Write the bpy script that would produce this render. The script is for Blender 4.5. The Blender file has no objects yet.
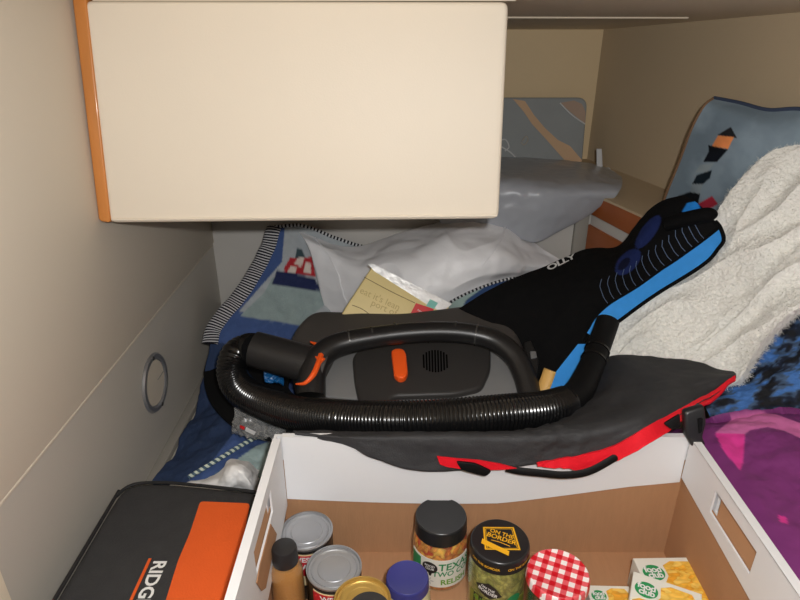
import bpy, bmesh, math, random
from mathutils import Vector, Matrix, noise
random.seed(7)
PI = math.pi
scn = bpy.context.scene
COL = scn.collection

# ------------------------------------------------------------------ camera
CAM = Vector((0, 0, 0.82)); PITCH = math.radians(25); F = 610.0
cd = bpy.data.cameras.new('camera'); cam = bpy.data.objects.new('camera', cd); COL.objects.link(cam)
cam.location = CAM; cam.rotation_euler = (PI/2 - PITCH, 0, 0)
cd.sensor_width = 36; cd.lens = 36*F/800; cd.clip_start = 0.01
scn.camera = cam
FW = Vector((0, math.cos(PITCH), -math.sin(PITCH))); UP = Vector((0, math.sin(PITCH), math.cos(PITCH)))

def ray(px, py): return Vector((1, 0, 0))*((px-400)/F) + UP*((300-py)/F) + FW
def hit(px, py, y=None, z=None, x=None):
    r = ray(px, py)
    if y is not None: t = y/r.y
    elif z is not None: t = (z-CAM.z)/r.z
    else: t = x/r.x
    return CAM + r*t
def hitp(px, py, o, n, off=0.0):
    r = ray(px, py); return CAM + r*(((o + n*off) - CAM).dot(n)/r.dot(n))
def proj(v):
    d = v-CAM; a = d.dot(FW)
    return (400+F*d.x/a, 300-F*d.dot(UP)/a)

# ------------------------------------------------------------------ materials
def newmat(name):
    m = bpy.data.materials.new(name); m.use_nodes = True
    return m, m.node_tree.nodes, m.node_tree.links, m.node_tree.nodes['Principled BSDF']
def sock(nt, kind, **kw):
    n = nt.nodes.new(kind)
    for k, v in kw.items(): setattr(n, k, v)
    return n
def srgb(c):
    f = lambda v: v/12.92 if v <= .04045 else ((v+.055)/1.055)**2.4
    return tuple(f(x/255) for x in c) + (1,)
def mixrgb(nt, a, b, fac, blend='MIX'):
    n = nt.nodes.new('ShaderNodeMix'); n.data_type = 'RGBA'; n.blend_type = blend
    for s, v in ((n.inputs[0], fac), (n.inputs[6], a), (n.inputs[7], b)):
        if hasattr(v, 'links'): nt.links.new(v, s)
        else: s.default_value = v
    return n.outputs[2]
def math_n(nt, op, a, b=0.0, c=None):
    n = nt.nodes.new('ShaderNodeMath'); n.operation = op
    for i, v in enumerate((a, b) + ((c,) if c is not None else ())):
        if hasattr(v, 'links'): nt.links.new(v, n.inputs[i])
        else: n.inputs[i].default_value = v
    return n.outputs[0]
def texco(nt, which='Object', scale=None):
    tc = nt.nodes.new('ShaderNodeTexCoord'); o = tc.outputs[which]
    if scale:
        mp = nt.nodes.new('ShaderNodeMapping'); mp.inputs['Scale'].default_value = scale
        nt.links.new(o, mp.inputs[0]); o = mp.outputs[0]
    return o
def noise_n(nt, scale, detail=3, co=None):
    n = nt.nodes.new('ShaderNodeTexNoise'); n.inputs['Scale'].default_value = scale; n.inputs['Detail'].default_value = detail
    nt.links.new(co or texco(nt), n.inputs['Vector']); return n
def add_bump(nt, b, h, strength, dist=0.002):
    bp = nt.nodes.new('ShaderNodeBump'); bp.inputs['Strength'].default_value = strength; bp.inputs['Distance'].default_value = dist
    nt.links.new(h, bp.inputs['Height']); nt.links.new(bp.outputs[0], b.inputs['Normal'])
def mat(name, c, rough=.6, var=.12, nscale=6, bump=0, bscale=80, spec=.35, metal=0, bdist=.002, stretch=None, alpha=1, coat=0):
    m, N, L, b = newmat(name); nt = m.node_tree; c = srgb(c)
    co = texco(nt, 'Object', stretch) if stretch else texco(nt)
    n = noise_n(nt, nscale, 4, co)
    dark = tuple(x*(1-var) for x in c[:3]) + (1,); lite = tuple(min(1, x*(1+var)) for x in c[:3]) + (1,)
    L.new(mixrgb(nt, dark, lite, n.outputs['Fac']), b.inputs['Base Color'])
    b.inputs['Roughness'].default_value = rough; b.inputs['Metallic'].default_value = metal
    b.inputs['Specular IOR Level'].default_value = spec; b.inputs['Alpha'].default_value = alpha
    b.inputs['Coat Weight'].default_value = coat; b.inputs['Coat Roughness'].default_value = .08
    if bump:
        add_bump(nt, b, noise_n(nt, bscale, 3, co).outputs['Fac'], bump, bdist)
    return m
def painted(name, rough=.8, var=.15, nscale=40, bump=.3, bscale=300, spec=.2, bdist=.002, big=None):
    m, N, L, b = newmat(name); nt = m.node_tree
    a = nt.nodes.new('ShaderNodeVertexColor'); a.layer_name = 'Col'
    n = noise_n(nt, nscale, 4)
    f = mixrgb(nt, (1-var,)*3 + (1,), (1+var*.6,)*3 + (1,), n.outputs['Fac'])
    o = mixrgb(nt, a.outputs[0], f, 1.0, 'MULTIPLY')
    if big:
        nb = noise_n(nt, big[0], 3); rp = nt.nodes.new('ShaderNodeValToRGB')
        rp.color_ramp.elements[0].position = .42; rp.color_ramp.elements[1].position = .62
        L.new(nb.outputs['Fac'], rp.inputs[0])
        o = mixrgb(nt, o, mixrgb(nt, o, (1.45, 1.42, 1.4, 1), 1.0, 'MULTIPLY'), rp.outputs[0])
    L.new(o, b.inputs['Base Color'])
    b.inputs['Roughness'].default_value = rough; b.inputs['Specular IOR Level'].default_value = spec
    if bump: add_bump(nt, b, noise_n(nt, bscale, 2).outputs['Fac'], bump, bdist)
    return m
def stripes(name, c1, c2, freq, slant=0, duty=.5, rough=.8):
    m, N, L, b = newmat(name); nt = m.node_tree
    s = nt.nodes.new('ShaderNodeSeparateXYZ'); L.new(texco(nt, 'UV'), s.inputs[0])
    v = math_n(nt, 'FRACT', math_n(nt, 'ADD', math_n(nt, 'MULTIPLY', s.outputs[0], freq), math_n(nt, 'MULTIPLY', s.outputs[1], slant)))
    L.new(mixrgb(nt, srgb(c1), srgb(c2), math_n(nt, 'GREATER_THAN', v, duty)), b.inputs['Base Color'])
    b.inputs['Roughness'].default_value = rough; b.inputs['Specular IOR Level'].default_value = .2
    return m
def clear(name, tint, gloss_rough=.1, trans=.6, body=None):
    """thin glass or film: mostly see-through, with fresnel reflections and a little milky body"""
    m, N, L, b = newmat(name); nt = m.node_tree; N.remove(b)
    out = N['Material Output']
    t = sock(nt, 'ShaderNodeBsdfTransparent'); t.inputs[0].default_value = srgb(tint)
    g = sock(nt, 'ShaderNodeBsdfGlossy'); g.inputs['Roughness'].default_value = gloss_rough
    d = sock(nt, 'ShaderNodeBsdfDiffuse'); d.inputs[0].default_value = srgb(body or tint)
    fr = sock(nt, 'ShaderNodeFresnel'); fr.inputs[0].default_value = 1.45
    bp = nt.nodes.new('ShaderNodeBump'); bp.inputs['Strength'].default_value = .35; bp.inputs['Distance'].default_value = .003
    L.new(noise_n(nt, 45, 3).outputs['Fac'], bp.inputs['Height'])
    if body: L.new(bp.outputs[0], g.inputs['Normal'])
    m1 = sock(nt, 'ShaderNodeMixShader'); m1.inputs[0].default_value = 1-trans; L.new(t.outputs[0], m1.inputs[1]); L.new(d.outputs[0], m1.inputs[2])
    ge = sock(nt, 'ShaderNodeNewGeometry'); ff = math_n(nt, 'MULTIPLY', fr.outputs[0], math_n(nt, 'SUBTRACT', 1.0, ge.outputs['Backfacing']))
    m2 = sock(nt, 'ShaderNodeMixShader'); L.new(ff, m2.inputs[0]); L.new(m1.outputs[0], m2.inputs[1]); L.new(g.outputs[0], m2.inputs[2])
    L.new(m2.outputs[0], out.inputs[0]); return m
def cells(name, cols, scale, rough=.3, bump=.4, coat=.4, stretch=(1, 1, 1), co='Object', low=.55):
    m, N, L, b = newmat(name); nt = m.node_tree
    base = texco(nt, co, stretch); nz = noise_n(nt, 30, 2, base)
    mv = mixrgb(nt, base, nz.outputs['Color'], .06 if co == 'Object' else .03)
    v = nt.nodes.new('ShaderNodeTexVoronoi'); v.inputs['Scale'].default_value = scale; L.new(mv, v.inputs['Vector'])
    rp = nt.nodes.new('ShaderNodeValToRGB'); rp.color_ramp.interpolation = 'CONSTANT'
    while len(rp.color_ramp.elements) < len(cols): rp.color_ramp.elements.new(.5)
    for i, c in enumerate(cols):
        rp.color_ramp.elements[i].position = i/len(cols); rp.color_ramp.elements[i].color = srgb(c)
    sp = nt.nodes.new('ShaderNodeSeparateColor'); L.new(v.outputs['Color'], sp.inputs[0]); L.new(sp.outputs[0], rp.inputs[0])
    sh = nt.nodes.new('ShaderNodeMapRange'); L.new(v.outputs['Distance'], sh.inputs[0])
    sh.inputs[1].default_value = .15; sh.inputs[2].default_value = .75; sh.inputs[3].default_value = 1.05; sh.inputs[4].default_value = low
    cb = nt.nodes.new('ShaderNodeCombineColor')
    for i in range(3): L.new(sh.outputs[0], cb.inputs[i])
    L.new(mixrgb(nt, rp.outputs[0], cb.outputs[0], 1, 'MULTIPLY'), b.inputs['Base Color'])
    b.inputs['Roughness'].default_value = rough; b.inputs['Coat Weight'].default_value = coat
    return m

M = {}
M['cream'] = mat('cream vinyl', (228, 217, 199), .55, .03, 3, .08, 400)
M['wall'] = mat('warm grey laminate', (202, 192, 176), .5, .03, 2, .05, 200)
M['wall_low'] = mat('grey laminate', (186, 180, 170), .5, .03, 2, .05, 200)
M['tan'] = mat('tan wall lining', (222, 198, 158), .7, .05, 4, .1, 150)
M['hull'] = mat('brown hull lining', (192, 172, 142), .75, .05, 4, .15, 120)
M['ceil'] = mat('ceiling lining', (226, 212, 190), .7, .04, 3)
M['bulk'] = mat('grey bulkhead paint', (196, 192, 186), .6, .03, 4)
M['bead'] = mat('pale bead', (224, 212, 190), .5, .02)
M['wood'] = mat('orange varnished wood', (196, 126, 62), .35, .22, 30, .1, 60, stretch=(1, 1, .12), coat=.3)
M['wood_red'] = mat('red brown varnished wood', (158, 86, 42), .4, .25, 30, .1, 60, stretch=(.3, .15, 1), coat=.2)
M['cushion'] = mat('beige cushion vinyl', (196, 192, 182), .7, .05, 20, .2, 200)
M['strip'] = mat('grey edge strip', (146, 142, 134), .6, .05)
M['alu'] = mat('satin metal', (168, 168, 170), .35, .05, 20, metal=.7)
M['dark_metal'] = mat('dull screw metal', (96, 94, 92), .4, .05, metal=.8)
M['white_card'] = mat('white coated cardboard', (229, 229, 231), .5, .03, 8, .12, 60)
M['brown_card'] = mat('brown corrugated cardboard', (176, 132, 96), .8, .08, 25, .25, 90, stretch=(6, 1, 1))
M['canvas'] = mat('black tool bag fabric', (52, 52, 53), .8, .18, 60, .6, 500)
M['piping'] = mat('black piping', (34, 34, 35), .6, .1)
M['orange_fab'] = mat('orange tool bag fabric', (222, 92, 34), .7, .06, 20, .3, 400)
M['orange_pl'] = mat('orange plastic', (250, 96, 34), .4, .03, 20)
M['white_print'] = mat('white print', (228, 228, 226), .5, .02)
M['vac'] = mat('charcoal plastic', (74, 70, 67), .5, .05, 30, .1, 600)
M['vac_dark'] = mat('dark plastic', (40, 39, 39), .36, .05, 30, .1, 600)
M['rib'] = mat('glossy dark plastic rib', (78, 76, 74), .2, .05, spec=.7)
M['handle'] = mat('black handle plastic', (32, 31, 31), .34, .05, 30, spec=.45)
M['cover'] = mat('charcoal motor cover plastic', (52, 50, 49), .45, .05, 30)
M['vent'] = mat('vent black', (6, 6, 6), .9, .05, spec=0)
M['vac_grey'] = mat('mid grey plastic', (122, 122, 122), .5, .05, 30, .1, 600)
M['hose'] = mat('black ribbed hose plastic', (17, 17, 18), .2, .1, spec=.6)
M['black'] = mat('black rubber', (13, 13, 14), .6, .1, spec=.2)
M['neo'] = mat('black neoprene', (12, 12, 13), .85, .2, 90, .3, 600, spec=.12)
M['neo_blue'] = mat('bright blue neoprene', (58, 150, 232), .7, .1, 60, .3, 500, spec=.2)
M['neo_navy'] = mat('navy print', (38, 52, 104), .8, .3, 60)
M['bagfab'] = mat('dark grey nylon', (54, 54, 56), .62, .12, 80, .5, 500)
M['red_fab'] = mat('red nylon', (232, 24, 42), .55, .1, 60, .4, 200)
M['sherpa'] = mat('cream sherpa fleece', (255, 251, 244), .95, .05, 30, 1, 200, spec=.05, bdist=.004)
M['bagplastic'] = clear('grey translucent plastic bag', (214, 218, 222), .3, .28, (186, 189, 196))
M['film'] = clear('clear crinkled film', (238, 240, 240), .08, .78, (200, 200, 200))
M['glass'] = clear('jar glass', (246, 250, 246), .03, .97)
M['whitebag'] = mat('white silver plastic', (236, 236, 239), .42, .04, 10, .35, 30, spec=.5, bdist=.004)
M['tissue'] = mat('white crumpled plastic', (240, 240, 240), .5, .04, 30, .5, 60, bdist=.003)
M['pouch'] = mat('gold beige pouch film', (226, 206, 146), .35, .06, 25, .3, 40, spec=.5)
M['pouch_text'] = mat('faded brown print', (192, 168, 110), .5, .05)
M['pouch_line'] = mat('brown print line', (120, 92, 52), .5, .05)
M['foil'] = mat('silver foil', (215, 215, 215), .3, .1, 200, .35, 70, metal=.7)
M['pouch_red'] = mat('red print', (206, 36, 40), .4, .05)
M['teal'] = mat('teal print', (128, 196, 184), .5, .05)
M['can'] = mat('tin lid metal', (176, 178, 182), .42, .04, 60, metal=.75)
M['gold'] = mat('gold tin lid', (206, 172, 96), .38, .05, 60, metal=.7)
M['can_black'] = mat('black can label', (30, 28, 28), .35, .1)
M['can_red'] = mat('red can label', (196, 30, 44), .4, .05)
M['label_cream'] = mat('cream can label', (226, 204, 160), .45, .05)
M['mustard'] = mat('mustard sauce', (184, 122, 56), .35, .1, 30, coat=.5)
M['cap_black'] = mat('black cap plastic', (40, 40, 42), .35, .08, 60, spec=.5)
M['lid_black'] = mat('black enamel lid', (34, 34, 35), .3, .06, spec=.5)
M['lid_blue'] = mat('blue enamel lid', (60, 62, 130), .32, .04, spec=.5)
M['mayo'] = mat('cream spread', (226, 208, 164), .5, .06, 20)
M['relish'] = cells('corn relish', [(226, 130, 48), (212, 70, 34), (244, 180, 76), (232, 150, 58), (206, 104, 42)], 110)
M['salsa'] = cells('green salsa', [(182, 174, 88), (168, 160, 76), (192, 184, 100), (150, 146, 66), (180, 168, 86)], 120, bump=.2)
M['jam'] = mat('dark jam', (46, 16, 18), .2, .2, 30, coat=.6)
M['label_white'] = mat('white paper label', (228, 226, 216), .5, .03)
M['ink_green'] = mat('green ink', (44, 138, 84), .5, .05)
M['ink_lime'] = mat('lime ink', (110, 160, 50), .5, .05)
M['ink_black'] = mat('black ink', (44, 40, 40), .5, .05)
M['ink_grey'] = mat('grey ink', (190, 190, 186), .5, .05)
M['ink_yellow'] = mat('yellow ink', (238, 178, 36), .45, .05)
M['label_olive'] = mat('olive label', (126, 128, 50), .5, .1, 60)
M['logo_green'] = mat('green printed oval', (38, 148, 84), .45, .04)
M['pasta'] = cells('printed pasta photo', [(250, 190, 66), (255, 212, 104), (244, 172, 50), (252, 200, 84)], 75, rough=.4, coat=0, stretch=(1, 1.7, 1), low=.8)
M['ink_blue'] = mat('pale blue print', (120, 188, 226), .45, .04)
M['kraft'] = mat('pale wooden handle', (216, 170, 96), .5, .1, 40)
M['blue_wrap'] = mat('blue wrapper', (24, 92, 150), .3, .4, 60, spec=.6)
M['white_pl'] = mat('white plastic', (206, 206, 206), .5, .03)
M['shade'] = mat('dark shirting', (30, 32, 40), .8, .1)

# gingham cloth-print lid
m, N, L, b = newmat('red gingham lid'); nt = m.node_tree
s = nt.nodes.new('ShaderNodeSeparateXYZ'); mp = nt.nodes.new('ShaderNodeMapping'); mp.inputs['Rotation'].default_value = (0, 0, .42)
mp.inputs['Scale'].default_value = (62, 62, 62); L.new(texco(nt, 'UV'), mp.inputs[0]); L.new(mp.outputs[0], s.inputs[0])
g1 = math_n(nt, 'GREATER_THAN', math_n(nt, 'FRACT', math_n(nt, 'ADD', s.outputs[0], 50)), .5)
g2 = math_n(nt, 'GREATER_THAN', math_n(nt, 'FRACT', math_n(nt, 'ADD', s.outputs[1], 50)), .5)
sm = math_n(nt, 'MULTIPLY', math_n(nt, 'ADD', g1, g2), .5)
rp = nt.nodes.new('ShaderNodeValToRGB'); rp.color_ramp.interpolation = 'CONSTANT'
rp.color_ramp.elements[0].color = srgb((248, 240, 238)); rp.color_ramp.elements[1].position = .75; rp.color_ramp.elements[1].color = srgb((206, 18, 36))
e = rp.color_ramp.elements.new(.25); e.color = srgb((232, 96, 104))
L.new(sm, rp.inputs[0]); L.new(rp.outputs[0], b.inputs['Base Color']); b.inputs['Roughness'].default_value = .35
M['gingham'] = m

# ------------------------------------------------------------------ object helpers
def tag(o, label=None, cat=None, group=None, kind=None):
    if label: o['label'] = label
    if cat: o['category'] = cat
    if group: o['group'] = group
    if kind: o['kind'] = kind
    return o
def empty(name, loc, label, cat, group=None):
    o = bpy.data.objects.new(name, None); COL.objects.link(o); o.location = loc; o.empty_display_size = .02
    return tag(o, label, cat, group)
def finish(name, bm, m, parent=None, smooth=40):
    bmesh.ops.recalc_face_normals(bm, faces=bm.faces)
    for f in bm.faces: f.smooth = smooth > 0
    if smooth:
        for e in bm.edges:
            if len(e.link_faces) == 2 and e.calc_face_angle(0) > math.radians(smooth): e.smooth = False
    me = bpy.data.meshes.new(name); bm.to_mesh(me); bm.free()
    o = bpy.data.objects.new(name, me); COL.objects.link(o)
    if m: me.materials.append(m)
    if parent:
        o.parent = parent
        off = Vector() if parent.parent else parent.location.copy()
        o.matrix_parent_inverse = Matrix.Translation(-off)
    return o
def box_bm(lo, hi, bev=0, bm=None, seg=2):
    b2 = bmesh.new(); bmesh.ops.create_cube(b2, size=1)
    lo, hi = Vector(lo), Vector(hi)
    for v in b2.verts: v.co = Vector([lo[i] + (v.co[i]+.5)*(hi[i]-lo[i]) for i in range(3)])
    if bev: bmesh.ops.bevel(b2, geom=b2.edges[:], offset=bev, segments=seg, affect='EDGES', profile=.5)
    if bm is None: return b2
    merge(bm, b2); return bm
def merge(bm, other):
    me = bpy.data.meshes.new('tmp'); other.to_mesh(me); other.free(); bm.from_mesh(me); bpy.data.meshes.remove(me)
def prism(pts, n, th, bev=0, seg=3):
    """polygon (3-D points) extruded by -n*th; the outline round the front face bevelled"""
    bm = bmesh.new(); vs = [bm.verts.new(p) for p in pts]; f = bm.faces.new(vs)
    r = bmesh.ops.extrude_face_region(bm, geom=[f])
    nv = [v for v in r['geom'] if isinstance(v, bmesh.types.BMVert)]
    for v in nv: v.co -= n*th
    bmesh.ops.recalc_face_normals(bm, faces=bm.faces)
    if bev:
        s = set(vs); s2 = set(nv)
        es = [e for e in bm.edges if all(v in s for v in e.verts) or (bev and th > 3*bev and all(v in s2 for v in e.verts))]
        bmesh.ops.bevel(bm, geom=es, offset=bev, segments=seg, affect='EDGES', profile=.5)
    bmesh.ops.triangulate(bm, faces=[f for f in bm.faces if len(f.verts) > 4])
    return bm
def smooth_poly(pts, n=4):
    """closed Catmull-Rom through 3-D or 2-D points"""
    P = [Vector(p) for p in pts]; k = len(P); out = []
    for i in range(k):
        for j in range(n): out.append(cr(P[i-1], P[i], P[(i+1) % k], P[(i+2) % k], j/n))
    return out
def round_poly(pts, r, n=4):
    P = [Vector(p) for p in pts]; k = len(P); out = []
    for i in range(k):
        a, b_, c = P[i-1], P[i], P[(i+1) % k]
        d1 = min(r, (a-b_).length*.45); d2 = min(r, (c-b_).length*.45)
        p = b_+(a-b_).normalized()*d1; q = b_+(c-b_).normalized()*d2
        for j in range(n+1):
            t = j/n; out.append(p*(1-t)**2 + b_*2*t*(1-t) + q*t*t)
    return out
def cr(a, b_, c, d, t):
    return .5*((2*b_) + (c-a)*t + (2*a-5*b_+4*c-d)*t*t + (3*b_-a-3*c+d)*t**3)
def crline(P, n):
    """n+1 samples along a clamped Catmull-Rom"""
    P = [p if isinstance(p, Vector) else Vector(p) for p in P]; k = len(P)-1; out = []
    for i in range(n+1):
        s = i/n*k; j = min(int(s), k-1); t = s-j
        out.append(cr(P[j-1] if j else P[0]*2-P[1], P[j], P[j+1], P[j+2] if j+2 <= k else P[k]*2-P[k-1], t))
    return out
def even(P, step):
    D = crline(P, len(P)*24); acc = [0]
    for a, b_ in zip(D, D[1:]): acc.append(acc[-1]+(b_-a).length)
    n = max(2, int(acc[-1]/step)); out = []; j = 0
    for i in range(n+1):
        s = acc[-1]*i/n
        while j < len(acc)-2 and acc[j+1] < s: j += 1
        t = (s-acc[j])/max(1e-9, acc[j+1]-acc[j]); out.append(D[j].lerp(D[j+1], t))
    return out, acc[-1]
def tube(P, rad, seg=14, step=.006, flat=1.0, upv=None, bm=None, uv=True):
    """swept tube; rad number or f(s_in_metres, total); flat squashes it along its second axis"""
    path, tot = even(P, step); bm = bm or bmesh.new(); lay = bm.loops.layers.uv.verify()
    rings = []; t0 = (path[1]-path[0]).normalized(); nrm = upv or (Vector((0, 0, 1)) if abs(t0.z) < .9 else Vector((1, 0, 0)))
    for i, p in enumerate(path):
        t = (path[min(i+1, len(path)-1)]-path[max(i-1, 0)]).normalized()
        nrm = (nrm-t*nrm.dot(t)).normalized(); bn = t.cross(nrm); s = tot*i/(len(path)-1)
        r = rad(s, tot) if callable(rad) else rad
        rings.append([bm.verts.new(p+bn*(r*math.cos(2*PI*k/seg))+nrm*(r*flat*math.sin(2*PI*k/seg))) for k in range(seg)])
    for i in range(len(rings)-1):
        for k in range(seg):
            f = bm.faces.new((rings[i][k], rings[i][(k+1) % seg], rings[i+1][(k+1) % seg], rings[i+1][k]))
            for lp, (a, c) in zip(f.loops, ((i, k), (i, k+1), (i+1, k+1), (i+1, k))): lp[lay].uv = (tot*a/(len(path)-1), c/seg)
    bm.faces.new(rings[0][::-1]); bm.faces.new(rings[-1]); return bm
def lathe(profile, c, seg=40, bm=None, axis=None, caps=True):
    """profile [(r,z)...] turned about the vertical through c; uv = plan position"""
    bm = bm or bmesh.new(); lay = bm.loops.layers.uv.verify(); c = Vector(c); rings = []
    R = axis.to_track_quat('Z', 'Y').to_matrix() if axis else Matrix.Identity(3)
    loc = {}
    for r, z in profile:
        if r < 1e-6: q = [(0, 0, z)]
        else: q = [(r*math.cos(2*PI*k/seg), r*math.sin(2*PI*k/seg), z) for k in range(seg)]
        ring = []
        for a in q:
            v = bm.verts.new(c+R @ Vector(a)); loc[v] = a; ring.append(v)
        rings.append(ring)
    for a, b_ in zip(rings, rings[1:]):
        for k in range(seg):
            A = [a[k % len(a)], a[(k+1) % len(a)], b_[(k+1) % len(b_)], b_[k % len(b_)]]
            A = list(dict.fromkeys(A))
            if len(A) > 2:
                f = bm.faces.new(A)
                for lp in f.loops: lp[lay].uv = loc[lp.vert][:2]
    for ring in (rings[0], rings[-1]):
        if caps and len(ring) > 2:
            f = bm.faces.new(ring)
            for lp in f.loops: lp[lay].uv = loc[lp.vert][:2]
    return bm
def W(p):
    if isinstance(p, Vector): return p
    if len(p) == 4: return hit(p[0], p[1], z=p[3])
    return hit(p[0], p[1], y=p[2])
def surf(ctrl, nu, nv):
    C = [[W(p) for p in row] for row in ctrl]
    rows = [crline(r, nv) for r in C]
    cols = [crline([rows[i][j] for i in range(len(rows))], nu) for j in range(nv+1)]
    return [[cols[j][i] for j in range(nv+1)] for i in range(nu+1)]
def normals(G):
    nu, nv = len(G)-1, len(G[0])-1; out = []
    for i in range(nu+1):
        r = []
        for j in range(nv+1):
            du = G[min(i+1, nu)][j]-G[max(i-1, 0)][j]; dv = G[i][min(j+1, nv)]-G[i][max(j-1, 0)]
            n = du.cross(dv); n = n.normalized() if n.length > 1e-12 else Vector((0, -1, 0))
            if n.dot(CAM-G[i][j]) < 0: n = -n
            r.append(n)
        out.append(r)
    return out
def fbm(p, s, seed=0): return noise.fractal(Vector(p)*s+Vector((seed*7.3, seed*3.1, seed)), 1.0, 2.0, 4)
def sheet(name, ctrl, m, parent=None, nu=60, nv=60, thick=.008, disp=None, pillow=0, regions=None, base=(128, 128, 128), smooth=80):
    """closed soft sheet over a net of control points; regions = [(pixel outline, colour)] printed on the cloth"""
    G = surf(ctrl, nu, nv)
    if disp:
        Nn = normals(G); G = [[G[i][j]+Nn[i][j]*disp(i/nu, j/nv, G[i][j]) for j in range(nv+1)] for i in range(nu+1)]
    Nn = normals(G); bm = bmesh.new(); lay = bm.loops.layers.uv.verify()
    A = [[bm.verts.new(G[i][j]) for j in range(nv+1)] for i in range(nu+1)]
    def th(i, j):
        return thick + pillow*(max(0, math.sin(PI*i/nu))*max(0, math.sin(PI*j/nv)))**.5
    mn = sum((Nn[i][j] for i in range(0, nu+1, 4) for j in range(0, nv+1, 4)), Vector()).normalized()
    Bk = [[bm.verts.new(G[i][j]-mn*th(i, j)) for j in range(nv+1)] for i in range(nu+1)]
    front = []
    for i in range(nu):
        for j in range(nv):
            f = bm.faces.new((A[i][j], A[i+1][j], A[i+1][j+1], A[i][j+1])); front.append(f)
            for lp, (a, c) in zip(f.loops, ((i, j), (i+1, j), (i+1, j+1), (i, j+1))): lp[lay].uv = (a/nu, c/nv)
            bm.faces.new((Bk[i][j], Bk[i][j+1], Bk[i+1][j+1], Bk[i+1][j]))
    for i in range(nu):
        bm.faces.new((A[i][0], Bk[i][0], Bk[i+1][0], A[i+1][0])); bm.faces.new((A[i][nv], A[i+1][nv], Bk[i+1][nv], Bk[i][nv]))
    for j in range(nv):
        bm.faces.new((A[0][j], A[0][j+1], Bk[0][j+1], Bk[0][j])); bm.faces.new((A[nu][j], Bk[nu][j], Bk[nu][j+1], A[nu][j+1]))
    if regions is not None: paint(bm, regions, base)
    o = finish(name, bm, m, parent, smooth)
    return o, G, Nn
def inside(p, poly):
    x, y = p; c = False; k = len(poly)
    for i in range(k):
        x1, y1 = poly[i]; x2, y2 = poly[i-1]
        if (y1 > y) != (y2 > y) and x < (x2-x1)*(y-y1)/(y2-y1)+x1: c = not c
    return c
def paint(bm, regions, base):
    lay = bm.loops.layers.float_color.new('Col')
    for v in bm.verts:
        p = proj(v.co); acc = [0, 0, 0]
        for dx, dy in ((.3, .1), (-.3, -.1), (.1, -.3), (-.1, .3)):
            c = base
            for poly, col in regions:
                if inside((p[0]+dx, p[1]+dy), poly): c = col
            c = srgb(c); acc = [acc[k]+c[k]/4 for k in range(3)]
        for lp in v.link_loops: lp[lay] = (*acc, 1)
def text_mesh(name, s, size, fn, m, parent, bold=.0, align='CENTER', shear=0, spacing=1.0, sub=0):
    cu = bpy.data.curves.new('t', 'FONT'); cu.body = s; cu.size = size; cu.align_x = align; cu.align_y = 'CENTER'
    cu.offset = bold*size; cu.shear = shear; cu.space_character = spacing; cu.resolution_u = 3
    ob = bpy.data.objects.new('t', cu); COL.objects.link(ob)
    dg = bpy.context.evaluated_depsgraph_get(); me = bpy.data.meshes.new_from_object(ob.evaluated_get(dg))
    bpy.data.objects.remove(ob); bm = bmesh.new(); bm.from_mesh(me); bpy.data.meshes.remove(me)
    bmesh.ops.triangulate(bm, faces=bm.faces)
    for v in bm.verts: v.co = fn(v.co.x, v.co.y)
    return finish(name, bm, m, parent, 0)
def planef(o, ux, uy, ang=0):
    ca, sa = math.cos(ang), math.sin(ang)
    return lambda x, y: o + ux*(x*ca-y*sa) + uy*(x*sa+y*ca)
def cylf(c, r, a0, z0, rot=0):
    """maps text onto a cylinder; a0 = direction angle of the text centre"""
    cr_, sr = math.cos(rot), math.sin(rot)
    def f(x, y):
        x, y = x*cr_-y*sr, x*sr+y*cr_
        a = a0+x/r; return Vector((c[0]+r*math.cos(a), c[1]+r*math.sin(a), z0+y))
    return f
def cyl_patch(c, r, a0, a1, z0, z1, n=24, th=.0006, bm=None, top=None):
    bm = bm or bmesh.new(); rows = []
    for i in range(n+1):
        a = a0+(a1-a0)*i/n; zt = top(i/n) if top else z1
        rows.append([bm.verts.new((c[0]+q*math.cos(a), c[1]+q*math.sin(a), z)) for q, z in ((r, z0), (r, zt), (r-th, zt), (r-th, z0))])
    for a, b_ in zip(rows, rows[1:]):
        for k in range(4): bm.faces.new((a[k], b_[k], b_[(k+1) % 4], a[(k+1) % 4]))
    bm.faces.new(rows[0]); bm.faces.new(rows[-1][::-1]); return bm
def patch_fn(fn, pts, th=.0005):
    """thin raised print: outline (2-D) placed through fn, subdivided so it can follow a curve"""
    bm = bmesh.new(); P = [Vector((x, y, 0)) for x, y in pts]; bm.faces.new([bm.verts.new(p) for p in P])
    bmesh.ops.triangulate(bm, faces=bm.faces)
    bmesh.ops.subdivide_edges(bm, edges=bm.edges[:], cuts=3, use_grid_fill=True)
    for v in bm.verts: v.co = fn(v.co.x, v.co.y)
    return bm
def ell(cx, cy, rx, ry, n=28, rot=0):
    return [(cx+rx*math.cos(2*PI*i/n)*math.cos(rot)-ry*math.sin(2*PI*i/n)*math.sin(rot),
             cy+rx*math.cos(2*PI*i/n)*math.sin(rot)+ry*math.sin(2*PI*i/n)*math.cos(rot)) for i in range(n)]
def struct(name, bm, m, smooth=40): return tag(finish(name, bm, m, None, smooth), kind='structure')

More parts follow.
